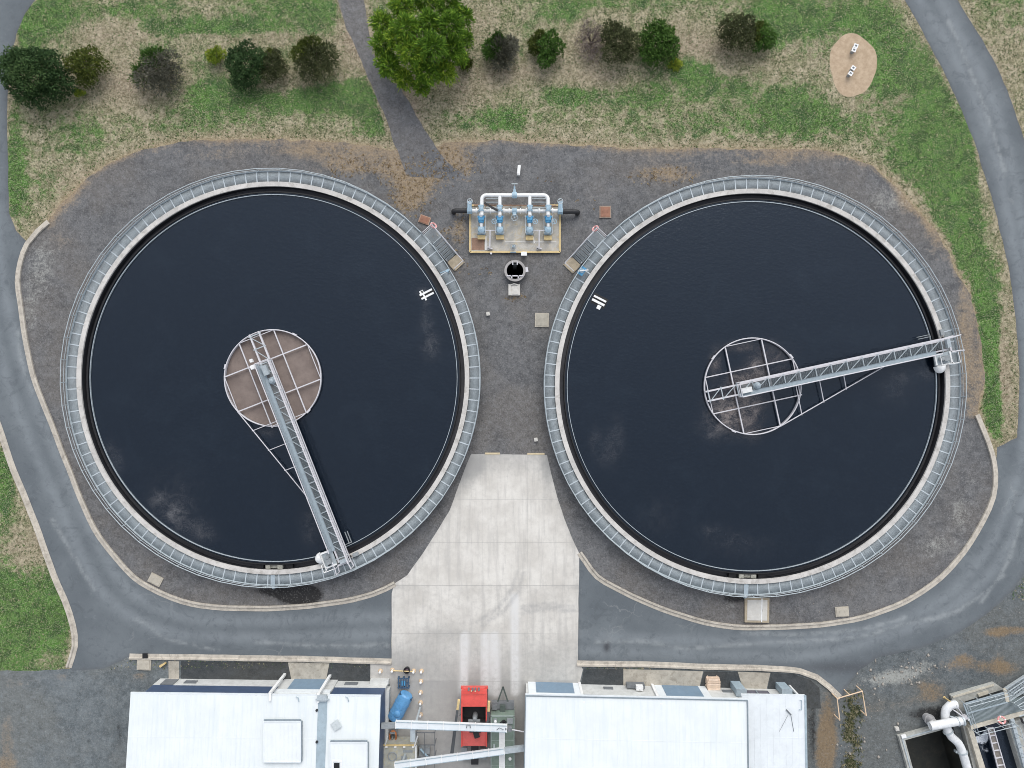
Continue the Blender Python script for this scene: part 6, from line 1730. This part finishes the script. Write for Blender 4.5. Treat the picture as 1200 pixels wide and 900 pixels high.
M_BARK = pm('grey_brown_bark', (.13, .10, .075), .9, var=.25, scale=6)


def leaves(name, lobes, n, ll, lw, mat, parent, droop=.2, fan=.5, seed=1, shell=.55):
    """leaf blades spread through the outer volume of each lobe: (centre, radii)"""
    rg = np.random.default_rng(seed)
    Vs, vals = [], []
    vol = np.array([r[0] * r[1] for c, r in lobes]); cnt = np.maximum(60, (n * vol / vol.sum())).astype(int)
    off = np.array(OFF[parent.name])
    for (c, r), k in zip(lobes, cnt):
        d = rg.normal(size=(k, 3)); d /= np.linalg.norm(d, axis=1)[:, None]
        d[:, 2] = np.where(d[:, 2] < -.35, -d[:, 2], d[:, 2])
        rad = shell + (1 - shell) * rg.random(k) ** .6
        bump = 1 + .20 * np.sin(d[:, 0] * 5 + seed) * np.cos(d[:, 1] * 6 + seed * 2) + (.10 if fan > .65 else .05) * rg.normal(size=k)
        p = np.array(c) + d * np.array(r) * (rad * bump)[:, None]
        ax = d * fan + rg.normal(size=(k, 3)) * (1 - fan) * .8
        ax[:, 2] -= droop
        ax /= np.linalg.norm(ax, axis=1)[:, None]
        sd = np.cross(ax, rg.normal(size=(k, 3)) * .6 + np.array([0, 0, 1.0])); sd /= np.linalg.norm(sd, axis=1)[:, None] + 1e-9
        L = (ll * (.6 + .8 * rg.random(k)))[:, None]; w = (lw * (.6 + .8 * rg.random(k)))[:, None]
        a = p - ax * L * .5; e_ = p + ax * L * .5
        m_ = p + ax * L * .05
        Vs.append(np.stack([a, m_ - sd * w * .5, e_, m_ + sd * w * .5], 1))
        lobe_t = rg.normal() * .12
        vals.append(np.clip(.5 + lobe_t + rg.normal(size=k) * .2, 0, 1))
    V = np.concatenate(Vs).reshape(-1, 3) - off
    F = np.arange(len(V)).reshape(-1, 4)
    o = mesh_np(name, V, F, mat, None, {'v': np.concatenate(vals)})
    o.parent = parent
    return o


def bush(kind, label, px, py, rx, ry, h, pal, n=3200, nl=7, ll=.2, lw=.09, seed=0, name='shrub', cat='shrub', pal2=None, droop=.1, fan=.5, twigs=False):
    rg = random.Random(seed)
    zc_ = h * .6
    q = W(px, py, zc_); rx /= S * H / (H - zc_); ry /= S * H / (H - zc_)
    t = thing(name, (q.x, q.y, 0), label, cat)
    lob = [((q.x, q.y, h * .5), (rx * .62, ry * .62, h * .5))]
    for i in range(nl):
        a = 2 * math.pi * i / nl + rg.uniform(-.3, .3); f = rg.uniform(.45, .68)
        s_ = rg.uniform(.34, .5)
        lob.append(((q.x + rx * f * math.cos(a), q.y + ry * f * math.sin(a), h * rg.uniform(.32, .62)), (rx * s_, ry * s_, h * .34)))
    if pal2:
        lob.sort(key=lambda L_: (L_[0][1] - q.y) - (L_[0][0] - q.x))
        k = max(1, int(len(lob) * .4)); leaves('foliage', lob[:-k], n * 1.0, ll, lw * 1.1, LM[pal], t, droop, fan, seed + 3); leaves('foliage', lob[-k:], n * .7, ll, lw * 1.1, LM[pal2], t, droop, fan, seed + 5)
    else:
        leaves('foliage', lob, n * 1.5, ll, lw * 1.15, LM[pal], t, droop, fan, seed + 3)
    b = MB()
    for i in range(14 if twigs else 5):
        a = rg.uniform(0, 6.28); f = rg.uniform(.3, .95 if twigs else .6)
        b.tube([(q.x, q.y, 0), (q.x + rx * f * .4 * math.cos(a), q.y + ry * f * .4 * math.sin(a), h * .45), (q.x + rx * f * math.cos(a), q.y + ry * f * math.sin(a), h * (.95 - .3 * f))], [.06, .04, .012], 5)
    b.build('stem', M_BARK, t)
    return t


bush('', 'largest dark green round shrub at the left edge of the grass', 36, 87, 44, 39, 3.4, 'dark', 9000, 10, .2, .1, 1)
bush('', 'olive green shrub against the right side of the large dark shrub', 100, 77, 24, 24, 2.4, 'olive', 2600, 6, .2, .08, 2)
bush('', 'tiny yellow green shrub below the large dark left shrub', 93, 108, 8, 6, .7, 'yellow', 260, 3, .16, .07, 3)
bush('', 'grey brown twiggy shrub with a green upper left side', 184, 81, 31, 31, 2.2, 'grey', 3600, 8, .26, .06, 4, pal2='mid', fan=.7, twigs=True)
bush('', 'small yellow shrub left of the round dark green one', 253, 65, 13, 13, 1.0, 'yellow', 900, 5, .2, .06, 5, fan=.75)
bush('', 'round dark green shrub between a yellow and an olive one', 288, 75, 26, 28, 2.3, 'dark', 4200, 8, .18, .09, 6)
bush('', 'dark olive shrub touching the right of the round dark green one', 319, 74, 19, 22, 1.9, 'brown', 2200, 6, .18, .08, 7, pal2='olive')
bush('', 'brown green spreading shrub left of the gravel track', 367, 69, 30, 30, 2.2, 'brown', 3600, 8, .22, .07, 8, pal2='olive', fan=.65)
bush('', 'grey green spiky round shrub right of the bright tree', 587, 58, 23, 24, 1.7, 'grey', 3000, 7, .34, .05, 9, fan=.8, pal2='mid')
bush('', 'small spiky olive shrub at the right foot of the bright tree', 545, 73, 10, 11, .9, 'olive', 700, 4, .26, .06, 10, fan=.8)
bush('', 'green shrub with yellowish tips second right of the bright tree', 641, 54, 21, 24, 2.0, 'mid', 2600, 6, .22, .08, 11, pal2='olive')
bush('', 'bare plum grey twiggy shrub left of the darkest shrub', 694, 46, 21, 26, 1.4, 'plum', 1500, 7, .22, .03, 12, fan=.7, twigs=True)
bush('', 'darkest round shrub in the row right of the bright tree', 725, 47, 25, 27, 2.3, 'brown', 3600, 8, .16, .08, 13)
bush('', 'mid green leafy shrub on the right side of the darkest shrub', 771, 51, 25, 29, 2.1, 'mid', 3200, 8, .22, .1, 14)
bush('', 'low yellow green plant below the mid green leafy shrub', 792, 75, 10, 9, .5, 'yellow', 500, 4, .2, .06, 15, fan=.6)
bush('', 'dark brown green shrub left of the bare earth oval', 866, 37, 24, 27, 2.2, 'brown', 3400, 8, .17, .07, 16)
bush('', 'small green shrub touching the right of the dark brown green shrub', 893, 43, 17, 20, 1.6, 'mid', 1800, 6, .2, .09, 17, pal2='olive')

# the bright green tree
q = W(494, 50, 2.5); TT = thing('tree', (q.x, q.y, 0), 'large bright green feathery tree beside the top of the gravel track', 'tree')
b = MB(); b.tube([(q.x, q.y, 0), (q.x + .1, q.y, 1.2), (q.x + .05, q.y + .1, 2.4), (q.x, q.y, 3.4)], [.24, .2, .16, .1], 10)
b.build('trunk', M_BARK, TT)
LOB = [(449, 28, 14, 3.2), (472, 8, 15, 3.9), (497, 0, 14, 3.4), (524, 4, 16, 3.9), (543, 20, 12, 3.0), (449, 52, 14, 3.4), (477, 34, 16, 5.2), (503, 27, 14, 4.6), (528, 30, 16, 4.9), (546, 46, 9, 2.8), (456, 77, 15, 3.1), (482, 62, 16, 4.9), (507, 55, 16, 5.2), (531, 58, 14, 3.9), (474, 93, 12, 2.6), (499, 84, 15, 3.9), (521, 84, 14, 3.0), (494, 102, 10, 2.2), (463, 46, 11, 4.3), (540, 68, 9, 2.4)]
lobs = []
b = MB()
for px, py, r_, zt_ in LOB:
    c = W(px, py, zt_ - .8); rr_ = r_ / S
    lobs.append(((c.x, c.y, zt_ - .9), (rr_ * .98, rr_ * .98, .95)))
    b.tube([(q.x, q.y, 1.0), ((q.x + c.x) / 2, (q.y + c.y) / 2, zt_ * .55), (c.x, c.y, zt_ - .9)], [.1, .07, .03], 6)
b.build('limb', M_BARK, TT)
leaves('crown', lobs, 26000, .36, .075, LM['bright'], TT, .25, .72, 31, .4)


# ---- grass tussocks: uncountable cover on the open ground
def tufts(name, n, area, keep, hgt, mat, seed, label, val):
    rg = np.random.default_rng(seed)
    x = rg.uniform(area[0], area[1], n); y = rg.uniform(area[2], area[3], n)
    k = keep(x, y, rg); x, y = x[k], y[k]; n = len(x); nb = 5
    v0 = val(x, y, rg)
    a = rg.uniform(0, 2 * np.pi, (n, nb)); ln = rg.uniform(.5, 1.2, (n, nb)) * hgt; hh = rg.uniform(.35, 1, (n, nb)) * hgt
    w = .028
    bx = x[:, None] + rg.normal(size=(n, nb)) * .04; by = y[:, None] + rg.normal(size=(n, nb)) * .04
    p0 = np.stack([bx - np.sin(a) * w, by + np.cos(a) * w, np.zeros_like(bx)], -1); p1 = np.stack([bx + np.sin(a) * w, by - np.cos(a) * w, np.zeros_like(bx)], -1)
    p2 = np.stack([bx + np.cos(a) * ln, by + np.sin(a) * ln, hh], -1)
    V = np.stack([p0, p1, p2], 2).reshape(-1, 3)
    F = np.arange(len(V)).reshape(-1, 3)
    o = mesh_np(name, V, F, mat, None, {'v': np.repeat(np.clip(v0, 0, 1), nb)})
    return tag(o, label, 'grass', kind='stuff')


def open_ground(x, y, rg):
    ok = np.ones(x.shape, bool)
    for pl in (yard, road_l, road_r, track, ell, slab):
        d, _, _, ins = segdist(x, y, pl); ok &= ~ins & (d > .12)
    ok &= y > W(0, 784).y - np.where(x > 20, -6, 0)
    s_ = splat(x, y, SOIL)
    return ok & (rg.random(len(x)) > np.clip(s_, 0, .85) * .95)


M_TUFT = leaf_mat('grass_blades', (.05, .08, .032), (.10, .18, .05), (.43, .375, .25), .8)
tufts('grass', 90000, (-49, 52, -25, 38), open_ground, .075, M_TUFT, 5, 'short green and straw coloured grass tussocks over the open ground',
      lambda x, y, rg: np.where(rg.random(len(x)) < np.clip(.30 + .5 * splat(x, y, GREEN) + .5 * (vnoise(x, y, .5, 2) - .5), 0, 1), rg.uniform(.1, .6, len(x)), np.where(rg.random(len(x)) < .35, rg.uniform(.05, .3, len(x)), rg.uniform(.75, 1, len(x)))))


def on_tan(x, y, rg): return (rg.random(len(x)) < np.clip(splat(x, y, TAN) - .25, 0, 1)) & segdist(x, y, yard)[3] & ~segdist(x, y, pxl([(545, 236), (662, 236), (662, 300), (545, 300)]))[3] & (np.hypot(x - CL.x, y - CL.y) > 17.9) & (np.hypot(x - CR.x, y - CR.y) > 17.9)


tufts('dry_grass', 14000, (-16, 16, 4, 21), on_tan, .12, leaf_mat('dry_weed_blades', (.16, .11, .06), (.30, .22, .12), (.45, .35, .22), .85), 8, 'dry tan weeds growing through the gravel between the tanks', lambda x, y, rg: rg.random(len(x)))


def in_ditch(x, y, rg):
    L = pxl([(1001, 816), (999, 835), (997, 855), (1000, 875), (998, 905)])
    return (segdist(x, y, L, False)[0] < rg.random(len(x)) ** 1.6 * .95) & (rg.random(len(x)) < .12 + .75 * (vnoise(x, y, 1.2, 6) > .47))


tufts('ditch_plants', 9000, (27, 32, -34, -26), in_ditch, .2, leaf_mat('ditch_blades', (.045, .058, .026), (.09, .105, .045), (.32, .28, .18), .8), 9, 'green and straw weeds filling the ditch below the cream rail', lambda x, y, rg: np.where(rg.random(len(x)) < .45, rg.uniform(.8, 1, len(x)), rg.uniform(0, .55, len(x))))

# ---- loose stones on the rough gravel
rg = np.random.default_rng(44)
n = 6000
X = rg.uniform(24, 46, n); Y = rg.uniform(-33, -17, n)
keep = (rg.random(n) < np.clip(splat(X, Y, RPALE) * .5 + .02, 0, 1)) & ~segdist(X, Y, road_r)[3]
X, Y = X[keep], Y[keep]
lx = (X - IW0.x) * iu.x + (Y - IW0.y) * iu.y; ly = (X - IW0.x) * iv.x + (Y - IW0.y) * iv.y
ok = ~((lx > -.3) & (ly < .3)); ok &= ~((lx > 4.5) & (ly < 4)); ok &= ~((X < W(960, 0).x) & (Y < W(0, 800).y)); X, Y = X[ok], Y[ok]; n = len(X)
s_ = (.035 + .13 * rg.random(n) ** 4)[:, None, None]
octa = np.array([(1, 0, 0), (0, 1, 0), (-1, 0, 0), (0, -1, 0), (0, 0, .7), (0, 0, -.3)], float)[None]
V = octa * s_ * (1 + .35 * rg.normal(size=(n, 6, 1))) + np.stack([X, Y, np.full(n, .02)], 1)[:, None, :]
F = (np.arange(n) * 6)[:, None, None] + np.array([(0, 1, 4), (1, 2, 4), (2, 3, 4), (3, 0, 4), (1, 0, 5), (2, 1, 5), (3, 2, 5), (0, 3, 5)])[None]
o = mesh_np('rubble', V.reshape(-1, 3), F.reshape(-1, 3), pm('loose_stone', (.34, .31, .275), .9, var=.25, scale=3))
tag(o, 'loose pale stones scattered on the rough gravel near the ditch', 'stones', kind='stuff')

# ================================================================== LIGHT, SKY, CAMERA
EL, AZ = 45.0, 8.0       # high veiled sun
w = bpy.data.worlds.new('World'); scene.world = w; w.use_nodes = True
nt = w.node_tree; bg = nt.nodes['Background']
sky = nt.nodes.new('ShaderNodeTexSky'); sky.sky_type = 'NISHITA'; sky.sun_disc = False
sky.sun_elevation = R(EL); sky.sun_rotation = R(AZ); sky.air_density = 1.0; sky.dust_density = 1.5; sky.ozone_density = 1.0
hs = nt.nodes.new('ShaderNodeHueSaturation'); hs.inputs['Saturation'].default_value = .32
nt.links.new(sky.outputs[0], hs.inputs['Color']); nt.links.new(hs.outputs[0], bg.inputs[0])
bg.inputs[1].default_value = .145
ld = bpy.data.lights.new('overcast_sun', 'SUN'); ld.energy = 1.0; ld.angle = R(44); ld.color = (1, .985, .93)
sun = bpy.data.objects.new('overcast_sun', ld); COL.objects.link(sun)
d = Vector((math.sin(R(AZ)) * math.cos(R(EL)), math.cos(R(AZ)) * math.cos(R(EL)), math.sin(R(EL))))
sun.rotation_euler = d.to_track_quat('Z', 'Y').to_euler(); sun.location = (0, 0, 80)

cd = bpy.data.cameras.new('drone_camera'); cd.sensor_width = 36; cd.lens = 36 / 2 / (600 / S / H)
cd.clip_end = 3000; cd.clip_start = .5
cam = bpy.data.objects.new('drone_camera', cd); COL.objects.link(cam)
cam.location = (0, 0, H); cam.rotation_euler = (0, 0, 0); scene.camera = cam
scene.view_settings.view_transform = 'Standard'; scene.view_settings.look = 'None'; scene.view_settings.gamma = 1
scene.view_settings.exposure = 0.64
scene.cycles.filter_width = 0.95; scene.cycles.max_bounces = 5; scene.cycles.diffuse_bounces = 3; scene.cycles.glossy_bounces = 3
